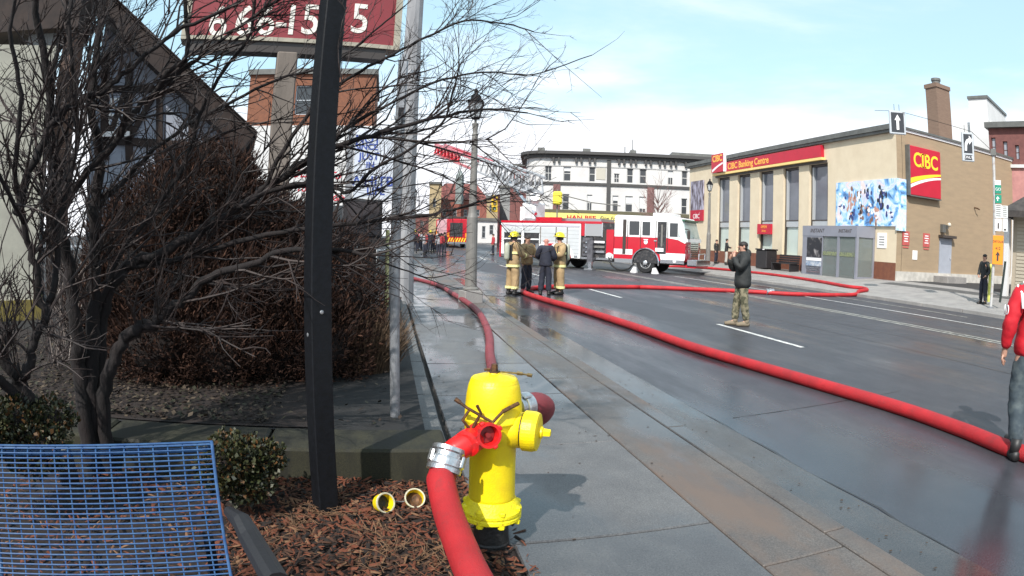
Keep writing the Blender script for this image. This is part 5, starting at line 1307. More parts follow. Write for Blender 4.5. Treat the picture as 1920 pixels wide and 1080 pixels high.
box_building(936, 960, 352, 96, 'low grey roofed building left of the brown brick one', mat('grey_slate_wall', (.28, .29, .29), .8), turn=R(-10))
t, P = box_building(812, 914, 375, 118, 'red brick building with a hipped red roof at the end of the street', M_rbr, roof=mat('red_roof', (.20, .06, .05), .8, var=.3, vs=2), gable=3.4, wins_=((830, 836, 392, 404), (850, 856, 392, 404), (870, 876, 393, 405), (893, 899, 393, 405)))
t, P = box_building(806, 828, 345, 108, 'ochre and brown gable house left of the red brick building', M_ybr, depth=8, wins_=((812, 817, 372, 388),))
box_building(913, 934, 372, 92, 'pale yellow shop building at the left end of the crossing', M_ybr, wins_=((918, 922, 384, 397),))
t, P = box_building(884, 934, 414, 80, 'white single storey shop front with dark doorways beyond the crossing', M_wht, wins_=((904, 910, 424, 446), (918, 925, 422, 440)), name='shop_building')
t, P = box_building(758, 812, 404, 120, 'low dark brown building beyond the distant fire truck', M_dred, wins_=((770, 776, 415, 425), (788, 794, 415, 425)))
P = facing(859, 116, 0); st = thing('steeple', 'small grey green steeple rising behind the red brick roof', 'steeple', (P.o.x, P.o.y, 0), P.ang)
x, z1 = P.pu(853, 320); x2, z0 = P.pu(859, 352); mb = MB(); mb.lathe([(.75, z0 - 3), (.75, z1 - .8), (.45, z1 - .5), (.3, z1)], 6); mb.build('spire', mat('verdigris', (.22, .25, .24), .7), st)
# distant fire truck seen from behind
def tail_truck(px, dist, w_px, label, turn=0, ht=2.9, grp=None):
    p = away(px, 450, dist); p.z = rise(p.y) + RZ; d = V(p.x, p.y, 0).normalized()
    t = thing('fire_truck', label, 'fire truck', p, math.atan2(-d.x, d.y) + turn); w = w_px / FPX * dist / 2
    MB().bbox(-w, w, 0, 7, .5, ht, .08).build('body', M_fred, t)
    MB().box(-w * .7, w * .5, -.02, 0, 1.1, ht - .4).build('rear_door', M_dark, t)
    for k in range(8):
        x = -w + .1 + k * w / 4; mb = MB(); mb.poly([(x, -.03, .6), (x + .12, -.03, .6), (x + .3, -.03, 1.0), (x + .18, -.03, 1.0)], (0, .02, 0)); mb.build('chevron', M_gold, t)
    MB().bbox(-w * .95, w * .95, -.25, 0, .38, .56, .02).build('rear_step', M_alu, t)
    for s in (-1, 1):
        MB().bbox(s * w * .85 - .1, s * w * .85 + .1, -.05, 0, 1.05, 1.5, .02).build('tail_light', M_sor, t)
        mb = MB(); mb.lathe([(.2, -.18), (.5, -.18), (.5, .18), (.2, .18)], 20, M=Matrix.Translation(V(s * w * .8, 1.6, .5)) @ Matrix.Rotation(R(90), 4, 'Y')); mb.build('wheel', M_rubber, t)
    MB().bbox(-w * .8, w * .8, .5, 6, ht, ht + .25, .04).build('hose_cover', M_wframe, t)
    return t
tail_truck(857, 64, 40, 'distant red fire truck with yellow chevrons seen beyond the lamp post', R(10))
tail_truck(832, 74, 30, 'second distant red fire truck partly behind the first', R(-4), 2.8)
# traffic lights and yellow sign board
q = away(934, 440, 56); tl = thing('traffic_light', 'yellow traffic light on a maroon pole at the crossing', 'traffic light', (q.x, q.y, rise(q.y)), math.atan2(-q.x, q.y))
zt = away(928, 366, 56).z - rise(q.y); MB().tube([(0, 0, 0), (0, 0, zt)], .09, 8).build('pole', mat('maroon_pole', (.14, .05, .05), .5), tl)
MB().bbox(-.65, -.12, -.2, .15, zt - 1.5, zt, .04).build('signal_head', mat('signal_yellow', (.75, .48, .04), .45), tl)
for k, c in enumerate(((.12, .02, .02), (.10, .07, .02), (.02, .06, .03))): 
    mb = MB(); mb.lathe([(.14, 0), (.15, .08), (.02, .03)], 12, M=Matrix.Translation(V(-.38, -.2, zt - .3 - k * .43)) @ Matrix.Rotation(R(90), 4, 'X')); mb.build('lens', mat('lens', c, .2), tl)
q = away(1044, 420, 58); ty = thing('traffic_light', 'yellow backed signal box hanging in front of the white corner building', 'traffic light', (q.x, q.y, rise(q.y)), math.atan2(-q.x, q.y))
za, zb_ = away(1044, 359, 58).z - rise(q.y), away(1044, 384, 58).z - rise(q.y)
MB().bbox(-.42, .42, -.2, .2, zb_, za, .12).build('signal_box', mat('bright_signal_yellow', (.85, .70, .06), .45), ty)
MB().tube([(0, .3, 0), (0, .3, za + .2)], .07, 8).build('pole', M_taupe, ty)
MB().tube([(0, .3, za - .2), (3.2, .3, za - .9), (5.8, .3, za - 1.1)], .05, 6).build('mast_arm', M_taupe, ty)
# small bare tree by the corner building
def small_tree(px, dist, h, label, seed, m, nb=40):
    random.seed(seed); q = away(px, 450, dist); q.z = rise(q.y)
    t = thing('bare_tree', label, 'tree', q)
    MB().tube([(0, 0, 0), (.05, 0, h * .3), (0, .05, h * .5)], [.09, .07, .05], 7).build('trunk', m, t)
    mb = MB()
    for k in range(nb):
        z = h * random.uniform(.3, .8); a = random.uniform(0, 6.28); l = h * random.uniform(.15, .36)
        p = V(0, 0, z); d = V(math.cos(a), math.sin(a), random.uniform(.5, 1.6)).normalized(); e = p + d * l
        mb.tube([p, p.lerp(e, .5) + V(0, 0, .03), e], [.03, .02, .01], 4, False)
        for j in range(5):
            s = p.lerp(e, random.uniform(.3, 1)); dd = (d + V(random.gauss(0, .5), random.gauss(0, .5), random.gauss(.2, .4))).normalized(); mb.tube([s, s + dd * l * .5], [.014, .006], 3, False)
    tag(mb.build('crown', m, t), kind='stuff'); return t
small_tree(1232, 52, 6.2, 'small reddish bare street tree beside the white corner building', 3, mat('reddish_bark', (.20, .12, .11), .8), 46)
# ------------------------------------------------------------------ people
M_skin = mat('skin', (.50, .28, .20), .55, var=.15, vs=12)
M_skinp = mat('pink_skin', (.56, .25, .20), .5, var=.15, vs=12)
M_hair = mat('dark_hair', (.018, .013, .010), .6, bump=.5, bs=80)
M_bunk = mat('turnout_tan', (.42, .29, .15), .85, c2=(.27, .18, .095), vs=5, bump=.5, bs=18)
M_lime = mat('reflective_lime', (.78, .74, .34), .4)
M_helm = mat('helmet_yellow', (.82, .68, .03), .3)
M_navy = mat('navy_cloth', (.012, .014, .026), .8, c2=(.022, .024, .04), vs=6, bump=.4, bs=20)
M_bjk = mat('black_jacket', (.014, .015, .015), .75, c2=(.026, .028, .028), vs=6, bump=.6, bs=14)
M_boot = mat('black_boot', (.015, .014, .014), .5)
M_tank = mat('tank_grey', (.42, .43, .34), .4, var=.2, vs=6)
M_jeans = mat('dark_jeans', (.035, .050, .062), .85, c2=(.10, .12, .12), vs=7, lo=.45, hi=.75, bump=.4, bs=20)
M_camo = mat('camouflage', (.21, .185, .12), .9, c2=(.055, .055, .032), vs=11, lo=.44, hi=.56, bump=.4, bs=20)
M_rjk = mat('red_team_jacket', (.56, .006, .018), .75, c2=(.36, .005, .013), vs=3, bump=.5, bs=9)
M_tan = mat('tan_shoe', (.20, .16, .11), .8)
def skin(name, pts, edges, rad, root, m, parent, sub=2, extra=None):
    me = bpy.data.meshes.new('tmp'); me.from_pydata([tuple(p) for p in pts], edges, []); o = bpy.data.objects.new('tmp', me); col.objects.link(o)
    sm = o.modifiers.new('s', 'SKIN'); sm.use_smooth_shade = True; sm.branch_smoothing = .6
    for i, r in enumerate(rad):
        v = me.skin_vertices[0].data[i]; v.radius = (r, r) if not isinstance(r, tuple) else r; v.use_root = (i == root)
    ss = o.modifiers.new('b', 'SUBSURF'); ss.levels = sub; ss.render_levels = sub
    me2 = bpy.data.meshes.new_from_object(o.evaluated_get(bpy.context.evaluated_depsgraph_get()))
    bpy.data.objects.remove(o)
    if extra:
        mb = MB(); extra(mb)
        bm = bmesh.new(); bm.from_mesh(me2); t = mb.mesh('t', m); bm.from_mesh(t); bm.to_mesh(me2); bm.free(); bpy.data.meshes.remove(t)
    if name in ('jacket', 'trousers'):     # creases in the cloth
        sd_v = V(random.uniform(0, 50), random.uniform(0, 50), 0)
        for v in me2.vertices:
            q = v.co; a = noise.noise(V(q.x * 9, q.y * 9, q.z * 11) + sd_v) * .012 + noise.noise(V(q.x * 26, q.y * 26, q.z * 34) + sd_v) * .006
            v.co = q + v.normal * a
    me2.materials.clear(); me2.materials.append(m)
    me2.polygons.foreach_set('use_smooth', [True] * len(me2.polygons)); me2.name = name
    q = bpy.data.objects.new(name, me2); col.objects.link(q); q.parent = parent
    return q
def person(label, loc, facing_, h=1.75, pose=None, coat=None, pants=None, coat_hem=.78, coat_fat=1.0, skinm=M_skin, hair=M_hair, helmet=None, boots=M_boot, bands=False, tank=False, group=None, hood=False, sub=2, hairy=True, legfat=1.0):
    """local frame: faces -Y, x to its own left is +X seen from the front; pose gives wrists, elbows, ankles"""
    t = thing('person', label, 'person', loc, facing_, group)
    k = h / 1.75
    P = dict(pel=(0, 0, .93), wai=(0, 0, 1.08), che=(0, -.01, 1.28), neb=(0, 0, 1.46), nec=(0, -.01, 1.53), hea=(0, -.03, 1.62), top=(0, -.02, 1.70),
             shl=(.17, 0, 1.41), ell=(.25, .02, 1.14), wrl=(.25, -.08, .90), hal=(.25, -.11, .83), shr=(-.17, 0, 1.41), elr=(-.25, .02, 1.14), wrr=(-.25, -.08, .90), har=(-.25, -.11, .83),
             hil=(.09, 0, .90), knl=(.10, -.02, .50), anl=(.11, .02, .10), tol=(.12, -.15, .045), hir=(-.09, 0, .90), knr=(-.10, -.02, .50), anr=(-.11, .02, .10), tor=(-.12, -.15, .045))
    if pose: P.update(pose)
    for a in ('l', 'r'):
        if pose and 'an' + a in pose and 'to' + a not in pose:
            q = P['an' + a]; P['to' + a] = (q[0] + (.01 if a == 'l' else -.01), q[1] - .17, q[2] - .055)
    N = list(P); I = {n: i for i, n in enumerate(N)}; pts = [V(*P[n]) * k for n in N]
    E = [('pel', 'wai'), ('wai', 'che'), ('che', 'neb'), ('neb', 'nec'), ('nec', 'hea'), ('hea', 'top'), ('neb', 'shl'), ('shl', 'ell'), ('ell', 'wrl'), ('wrl', 'hal'), ('neb', 'shr'), ('shr', 'elr'), ('elr', 'wrr'), ('wrr', 'har'),
         ('pel', 'hil'), ('hil', 'knl'), ('knl', 'anl'), ('anl', 'tol'), ('pel', 'hir'), ('hir', 'knr'), ('knr', 'anr'), ('anr', 'tor')]
    rad = dict(pel=.13, wai=(.13, .10), che=(.15, .11), neb=.062, nec=.054, hea=(.078, .094), top=(.060, .070), shl=.050, ell=.042, wrl=.030, hal=.034, hil=.088, knl=.062, anl=.034, tol=.026)
    for a in ('sh', 'el', 'wr', 'ha', 'hi', 'kn', 'an', 'to'): rad[a + 'r'] = rad[a + 'l']
    def ex(mb):
        hd = V(*P['hea']) * k; fw = V(0, -1, 0)
        up = (V(*P['top']) - V(*P['nec'])).normalized(); fw = (fw - up * fw.dot(up)).normalized(); rt = fw.cross(up)
        def hp(a, b, c): return hd + (rt * a + fw * b + up * c) * k
        mb.tube([hp(0, .085, .03), hp(0, .108, -.008), hp(0, .088, -.02)], [.009 * k, .016 * k, .010 * k], 6)
        for s in (-1, 1): mb.ell(hp(s * .080, -.005, .0), .012 * k, .022 * k, .034 * k, 8, 6)
        mb.tube([hp(0, .07, -.075), hp(0, .082, -.085)], [.022 * k, .012 * k], 7)
        for a in ('l', 'r'):       # four fingers and a thumb on each hand
            w, hn = V(*P['wr' + a]) * k, V(*P['ha' + a]) * k; d = (hn - w).normalized(); sd = d.orthogonal().normalized() if abs(d.z) > .95 else d.cross(V(0, 0, 1)).normalized(); nn = d.cross(sd)
            for j in range(4):
                b = hn + sd * (j - 1.5) * .017 * k; l = (.062, .072, .068, .052)[j] * k
                mb.tube([b, b + d * l * .55 + nn * .004, b + d * l * .9 + nn * .022 * k], [.009 * k, .0085 * k, .006 * k], 6)
            b = w.lerp(hn, .5) + sd * -.028 * k
            mb.tube([b, b + (d * .03 - sd * .02) * k, b + (d * .062 - sd * .018 + nn * .01) * k], [.011 * k, .010 * k, .007 * k], 6)
    skin('body', pts, [(I[a], I[b]) for a, b in E], [tuple(x * k for x in rad[n]) if isinstance(rad[n], tuple) else rad[n] * k for n in N], 0, skinm, t, sub, ex)
    hd = V(*P['hea']) * k
    for s in (-1, 1): mb = MB(); mb.ell(hd + V(s * .030, -.088, .018) * k, .011 * k, .007 * k, .007 * k, 8, 5); mb.build('eye', M_boot, t)
    mb = MB(); mb.tube([hd + V(-.024, -.090, -.048) * k, hd + V(0, -.097, -.050) * k, hd + V(.024, -.090, -.048) * k], .005 * k, 5); mb.build('mouth', mat('lip', (.30, .10, .08), .6) if 'lip' not in bpy.data.materials else bpy.data.materials['lip'], t)
    if hairy and not helmet:
        mb = MB(); mb.smooth = True; mb.ell(hd + V(0, .018, .045) * k, .088 * k, .098 * k, .072 * k, 16, 10); mb.ell(hd + V(0, .05, -.01) * k, .078 * k, .055 * k, .075 * k, 12, 8); mb.build('hair', hair, t)
    if helmet:
        c = hd + V(0, .005, .055) * k; mb = MB(); mb.smooth = True
        mb.lathe([(.175, -.012), (.18, .0), (.135, .012), (.130, .05), (.105, .10), (.06, .13), (.01, .14)], 20, M=Matrix.Translation(c) @ Matrix.Diagonal((.9 * k, 1.12 * k, k, 1)) @ Matrix.Rotation(R(-6), 4, 'X')); hm = mb.build('helmet', helmet, t)
        MB().bbox(-.03, .03, -.165, -.145, .02, .10, .006, M=Matrix.Translation(c)).build('helmet_shield', M_boot, hm)
        mb = MB(); mb.lathe([(.100, -.10), (.106, -.02), (.09, .0)], 14, M=Matrix.Translation(c + V(0, .02, 0))); mb.build('neck_flap', M_boot, hm)
    if coat:
        f = coat_fat; hem = V(0, 0, coat_hem)
        c_pts = {'hem': V(0, .0, coat_hem), 'hip': V(0, 0, .95), 'wai': V(*P['wai']), 'che': V(*P['che']), 'neb': V(*P['neb']) + V(0, 0, .015), 'mel': V(*P['shl']) * .5 + V(*P['neb']) * .5 + V(0, 0, -.02), 'mer': V(*P['shr']) * .5 + V(*P['neb']) * .5 + V(0, 0, -.02), 'shl': V(*P['shl']), 'ell': V(*P['ell']), 'wrl': V(*P['wrl']), 'shr': V(*P['shr']), 'elr': V(*P['elr']), 'wrr': V(*P['wrr'])}
        cr_ = {'hem': (.185 * f, .145 * f), 'hip': (.18 * f, .145 * f), 'wai': (.165 * f, .135 * f), 'che': (.185 * f, .145 * f), 'neb': .118, 'mel': .105 * f, 'mer': .105 * f, 'shl': .092 * f, 'ell': .075 * f, 'wrl': .052 * f, 'shr': .092 * f, 'elr': .075 * f, 'wrr': .052 * f}
        cn = list(c_pts); ci = {n: i for i, n in enumerate(cn)}
        ce = [('hem', 'hip'), ('hip', 'wai'), ('wai', 'che'), ('che', 'neb'), ('neb', 'mel'), ('mel', 'shl'), ('shl', 'ell'), ('ell', 'wrl'), ('neb', 'mer'), ('mer', 'shr'), ('shr', 'elr'), ('elr', 'wrr')]
        co = skin('jacket', [c_pts[n] * k for n in cn], [(ci[a], ci[b]) for a, b in ce], [tuple(x * k for x in cr_[n]) if isinstance(cr_[n], tuple) else cr_[n] * k for n in cn], 0, coat, t, sub)
        if hood:
            mb = MB(); mb.smooth = True; c = V(*P['neb']) * k; mb.ell(c + V(0, .085, .03) * k, .12 * k, .075 * k, .095 * k, 14, 8); mb.lathe([(.088, -.02), (.102, .02), (.098, .07), (.085, .08)], 16, M=Matrix.Translation(c + V(0, .01, .0) * k)); mb.build('hood', coat, co)
    if pants:
        g = legfat
        pp_ = {'wst': V(0, 0, 1.04), 'pel': V(*P['pel']), 'hil': V(*P['hil']), 'knl': V(*P['knl']), 'anl': V(*P['anl']) + V(0, 0, .005), 'hir': V(*P['hir']), 'knr': V(*P['knr']), 'anr': V(*P['anr']) + V(0, 0, .005)}
        pr = {'wst': (.15, .12), 'pel': (.15, .13), 'hil': .108 * g, 'knl': .088 * g, 'anl': .078 * g, 'hir': .108 * g, 'knr': .088 * g, 'anr': .078 * g}
        pn = list(pp_); pi = {n: i for i, n in enumerate(pn)}
        skin('trousers', [pp_[n] * k for n in pn], [(pi[a], pi[b]) for a, b in (('wst', 'pel'), ('pel', 'hil'), ('hil', 'knl'), ('knl', 'anl'), ('pel', 'hir'), ('hir', 'knr'), ('knr', 'anr'))], [tuple(x * k for x in pr[n]) if isinstance(pr[n], tuple) else pr[n] * k for n in pn], 0, pants, t, sub)
    for a in ('l', 'r'):
        an, to = V(*P['an' + a]) * k, V(*P['to' + a]) * k; mb = MB(); mb.smooth = True
        bk = (an - to); bk.z = 0; bk.normalize()
        mb.tube([V(an.x, an.y, to.z) + bk * .07 * k, V(an.x, an.y, to.z) + bk * .02 * k, V(an.x, an.y, to.z).lerp(to, .6) + V(0, 0, .005), to - bk * .05 * k - V(0, 0, .008)], [.040 * k, .058 * k, .052 * k, .034 * k], 12)
        mb.tube([V(an.x, an.y, to.z), an + V(0, 0, .06 * k)], [.056 * k, .060 * k], 12); mb.build('boot', boots, t)
    if bands:
        def ring(a, b, r, w=.05):
            a, b = V(*a) * k, V(*b) * k; d = (b - a).normalized(); mb = MB(); mb.lathe([(r * .96, -w / 2), (r, -w / 2), (r, w / 2), (r * .96, w / 2)], 18, M=Matrix.Translation(a.lerp(b, .5)) @ along(d)); mb.build('reflective_band', M_lime, t)
        for a in ('l', 'r'):
            kn, an = V(*P['kn' + a]), V(*P['an' + a]); c = kn.lerp(an, .72); ring(c + V(0, 0, .01), c - V(0, 0, .01), .079 * legfat + .016, .07)
            wr, el_ = V(*P['wr' + a]), V(*P['el' + a]); c = wr.lerp(el_, .25); e_ = (el_ - wr).normalized() * .01; ring(c + e_, c - e_, .064 * coat_fat + .006, .045)
        for z, r in ((coat_hem + .05, .178 * coat_fat), (1.20, .172 * coat_fat)):
            mb = MB(); mb.lathe([(r * .95, -.035), (r, -.035), (r, .035), (r * .95, .035)], 22, M=Matrix.Translation(V(0, 0, z * k)) @ Matrix.Diagonal((1.04, .84, 1, 1))); mb.build('reflective_band', M_lime, t)
    if tank:
        mb = MB(); mb.smooth = True; mb.lathe([(.02, 0), (.07, .03), (.085, .08), (.085, .44), (.06, .50), (.02, .52)], 16, M=Matrix.Translation(V(0, .24, .98) * k)); tk = mb.build('air_tank', M_tank, t)
        MB().bbox(-.13, .13, .13, .19, .98 * k, 1.42 * k, .02).build('tank_frame', M_boot, t)
        for s in (-1, 1): mb = MB(); mb.tube([V(s * .10, .15, 1.42) * k, V(s * .105, .0, 1.515) * k, V(s * .10, -.13, 1.38) * k, V(s * .13, -.15, 1.15) * k, V(s * .17, .03, 1.02) * k, V(s * .1, .17, 1.0) * k], .020, 6); mb.build('strap', M_boot, t)
        mb = MB(); mb.lathe([(.19, -.03), (.20, 0), (.19, .03)], 20, M=Matrix.Translation(V(0, 0, 1.02) * k) @ Matrix.Diagonal((1.05, .85, 1, 1))); mb.build('waist_belt', M_boot, t)
    return t
def sees(x, y, turn):              # yaw so that the figure faces the viewer, then turned anticlockwise by turn
    return math.atan2(-x, y) + turn
arms_fwd = dict(ell=(.27, -.08, 1.14), wrl=(.14, -.30, 1.14), hal=(.08, -.36, 1.16), elr=(-.27, -.08, 1.14), wrr=(-.14, -.30, 1.12), har=(-.08, -.36, 1.14))
G4 = None
def zr(x, y): return RZ + rise(y)
person('firefighter in tan gear with yellow helmet, leftmost of the standing group', (3.70, 18.5, RZ), sees(3.7, 18.5, R(130)), 1.82, dict(arms_fwd, knl=(.13, -.02, .5), anl=(.15, .02, .10), anr=(-.13, .02, .10)), coat=M_bunk, pants=M_bunk, coat_hem=.78, coat_fat=1.30, helmet=M_helm, bands=True, tank=True, legfat=1.38)
person('person with dark hair and dark trousers behind the left firefighter', (4.22, 19.0, RZ), sees(4.2, 19, R(40)), 1.78, arms_fwd, coat=M_bunk, pants=M_navy, coat_hem=.84, coat_fat=1.25)
person('bald man in a dark navy uniform standing with his back to the viewer', (4.68, 18.45, RZ), sees(4.7, 18.4, R(172)), 1.74, dict(ell=(.27, -.03, 1.16), wrl=(.16, -.22, 1.10), hal=(.10, -.28, 1.12), elr=(-.28, -.02, 1.14), wrr=(-.18, -.2, 1.05), har=(-.12, -.27, 1.06), anl=(.13, .02, .1), anr=(-.12, .0, .1)), coat=M_navy, pants=M_navy, coat_hem=.84, coat_fat=1.22, legfat=1.15, skinm=M_skinp, hairy=False)
person('firefighter in tan gear with yellow helmet, right of the navy uniform', (5.20, 18.75, RZ), sees(5.2, 18.7, R(-62)), 1.84, dict(arms_fwd), coat=M_bunk, pants=M_bunk, coat_hem=.78, coat_fat=1.26, helmet=M_helm, bands=True, tank=True, legfat=1.34)
# man in the road, hands to his face, seen from his left side
pz = dict(ell=(.24, -.16, 1.17), wrl=(.09, -.25, 1.42), hal=(.05, -.22, 1.50), elr=(-.24, -.18, 1.14), wrr=(-.10, -.27, 1.38), har=(-.05, -.24, 1.47), anl=(.09, .10, .10), anr=(-.09, -.10, .10), knl=(.10, .02, .50), knr=(-.10, -.08, .50), hea=(0, -.03, 1.62))
person('man in dark hooded jacket and camouflage trousers standing on the lane line', (7.25, 11.55, RZ), sees(7.25, 11.55, R(-72)), 1.80, pz, coat=M_bjk, pants=M_camo, coat_hem=.74, coat_fat=1.32, hood=True, boots=M_tan, hair=M_hair, legfat=1.05, sub=3)
# person in red at the right edge, walking away to the left
pw = dict(shl=(.18, 0, 1.41), ell=(.27, .03, 1.15), wrl=(.27, -.03, .92), hal=(.265, -.05, .85), shr=(-.18, 0, 1.41), elr=(-.27, -.06, 1.15), wrr=(-.26, -.20, .96), har=(-.25, -.25, .90), knl=(.10, .04, .50), anl=(.10, .20, .14), tol=(.10, .07, .05), knr=(-.10, -.16, .52), anr=(-.10, -.18, .10))
_q = gnd(1899, 850, RZ)
rp = person('person in a red team jacket with white shoulder stripes walking at the right edge', _q, sees(_q.x, _q.y, R(-150)), 1.76, pw, coat=M_rjk, pants=M_jeans, sub=3, coat_hem=.85, coat_fat=1.04, boots=M_boot, legfat=1.0)
for s in (-1, 1):
    for dz, m in ((.0, M_swh), (.035, mat('stripe_grey', (.10, .12, .10), .6)), (.07, M_swh)):
        mb = MB(); c0 = V(s * (.115 + dz * 1.0), -.15, 1.36); pts = [V(s * (.12 + dz), -.128, 1.30), V(s * (.125 + dz), -.085, 1.445 - dz * .35), V(s * (.13 + dz), .0, 1.515 - dz * .5), V(s * (.125 + dz), .085, 1.445 - dz * .35), V(s * (.12 + dz), .128, 1.30)]
        mb.tube(pts, .016, 6); mb.build('shoulder_stripe', m, rp)
text('10', .12, M_swh, rp, (-.318, .0, 1.27), (math.pi / 2, 0, -math.pi / 2), name='sleeve_number')
text('10', .12, M_swh, rp, (.318, .0, 1.27), (math.pi / 2, 0, math.pi / 2), name='sleeve_number')
# man beside the orange sign
q = away(1843, 558, 23.6)
person('man in an open dark jacket standing left of the orange sign', (q.x, q.y, farz(q.x, q.y)), sees(q.x, q.y, R(-35)), 1.74, dict(wrl=(.18, -.16, .98), hal=(.14, -.19, .95), wrr=(-.18, -.16, .98), har=(-.14, -.19, .95)), coat=M_bjk, pants=M_navy, coat_hem=.84, coat_fat=1.0)
# two people at the bank door
q = seg(1342, 495, 22.6); person('person in dark clothes nearest the lamp post at the bank door', (q.x, q.y, .38), sees(q.x, q.y, R(60)), 1.7, coat=M_bjk, pants=M_navy, sub=1)
q = seg(1361, 496, 22.4); person('person in a black coat and pale trousers beside the bank entrance window', (q.x, q.y, .38), sees(q.x, q.y, R(100)), 1.78, dict(arms_fwd), coat=M_bjk, pants=mat('pale_trousers', (.40, .38, .34), .8), sub=1)
# metal barrier in front of the bank windows
ba = thing('barrier', 'low brown metal barrier with rails near the two people at the bank', 'barrier', (22.2, 41.5, .37), R(-88))
MB().tube([(-1.4, 0, 0), (-1.4, 0, .95), (1.2, 0, .95), (1.2, 0, 0)], .035, 8).build('frame', M_rust, ba)
for k in range(9): MB().tube([(-1.1 + k * .27, 0, .12), (-1.1 + k * .27, 0, .95)], .015, 6).build('rail', M_rust, ba)
MB().tube([(-1.4, 0, .12), (1.2, 0, .12)], .02, 6).build('lower_rail', M_rust, ba)
# crowd up the street: a few figures copied from two sources
random.seed(9)
srcs = [person('firefighter', (0, 0, 0), 0, 1.8, coat=M_navy, pants=M_navy, helmet=M_helm, sub=1, group='people standing around far up the street'),
        person('onlooker', (0, 0, 0), 0, 1.75, coat=mat('red_cloth', (.35, .03, .04), .8), pants=M_navy, sub=1, group='people standing around far up the street'),
        person('onlooker', (0, 0, 0), 0, 1.7, coat=mat('grey_cloth', (.30, .30, .32), .8), pants=M_navy, sub=1, group='people standing around far up the street')]
srcs.append(person('onlooker', (0, 0, 0), 0, 1.75, coat=M_bjk, pants=M_navy, sub=1, group='people standing around far up the street'))
labs = ['distant firefighter in dark gear and yellow helmet up the street', 'distant onlooker in a red top up the street', 'distant onlooker in a grey top up the street', 'distant onlooker in black clothes up the street']
for i in range(14):
    j = (0, 1, 2, 2, 2, 1, 3)[i % 7]; px = 779 + i * 4.1 + random.uniform(-1, 1); d_ = random.uniform(50, 60); q = away(px, 450, d_)
    o = srcs[j] if i in (0, 1, 2, 6) else copy_tree(srcs[j])
    o.location = (q.x, q.y, zr(q.x, q.y) if q.x > KX else rise(q.y)); o.rotation_euler.z = random.uniform(0, 6.28); o['label'] = labs[j].replace(' up the street', (' at the left end of the far crowd', ' in the middle of the far crowd', ' beside the distant fire trucks')[min(2, i // 5)])
o = copy_tree(srcs[1]); q = away(925, 450, 52); o.location = (q.x, q.y, zr(q.x, q.y)); o['label'] = 'single figure in red standing left of the engine by the crossing'
del o['group']
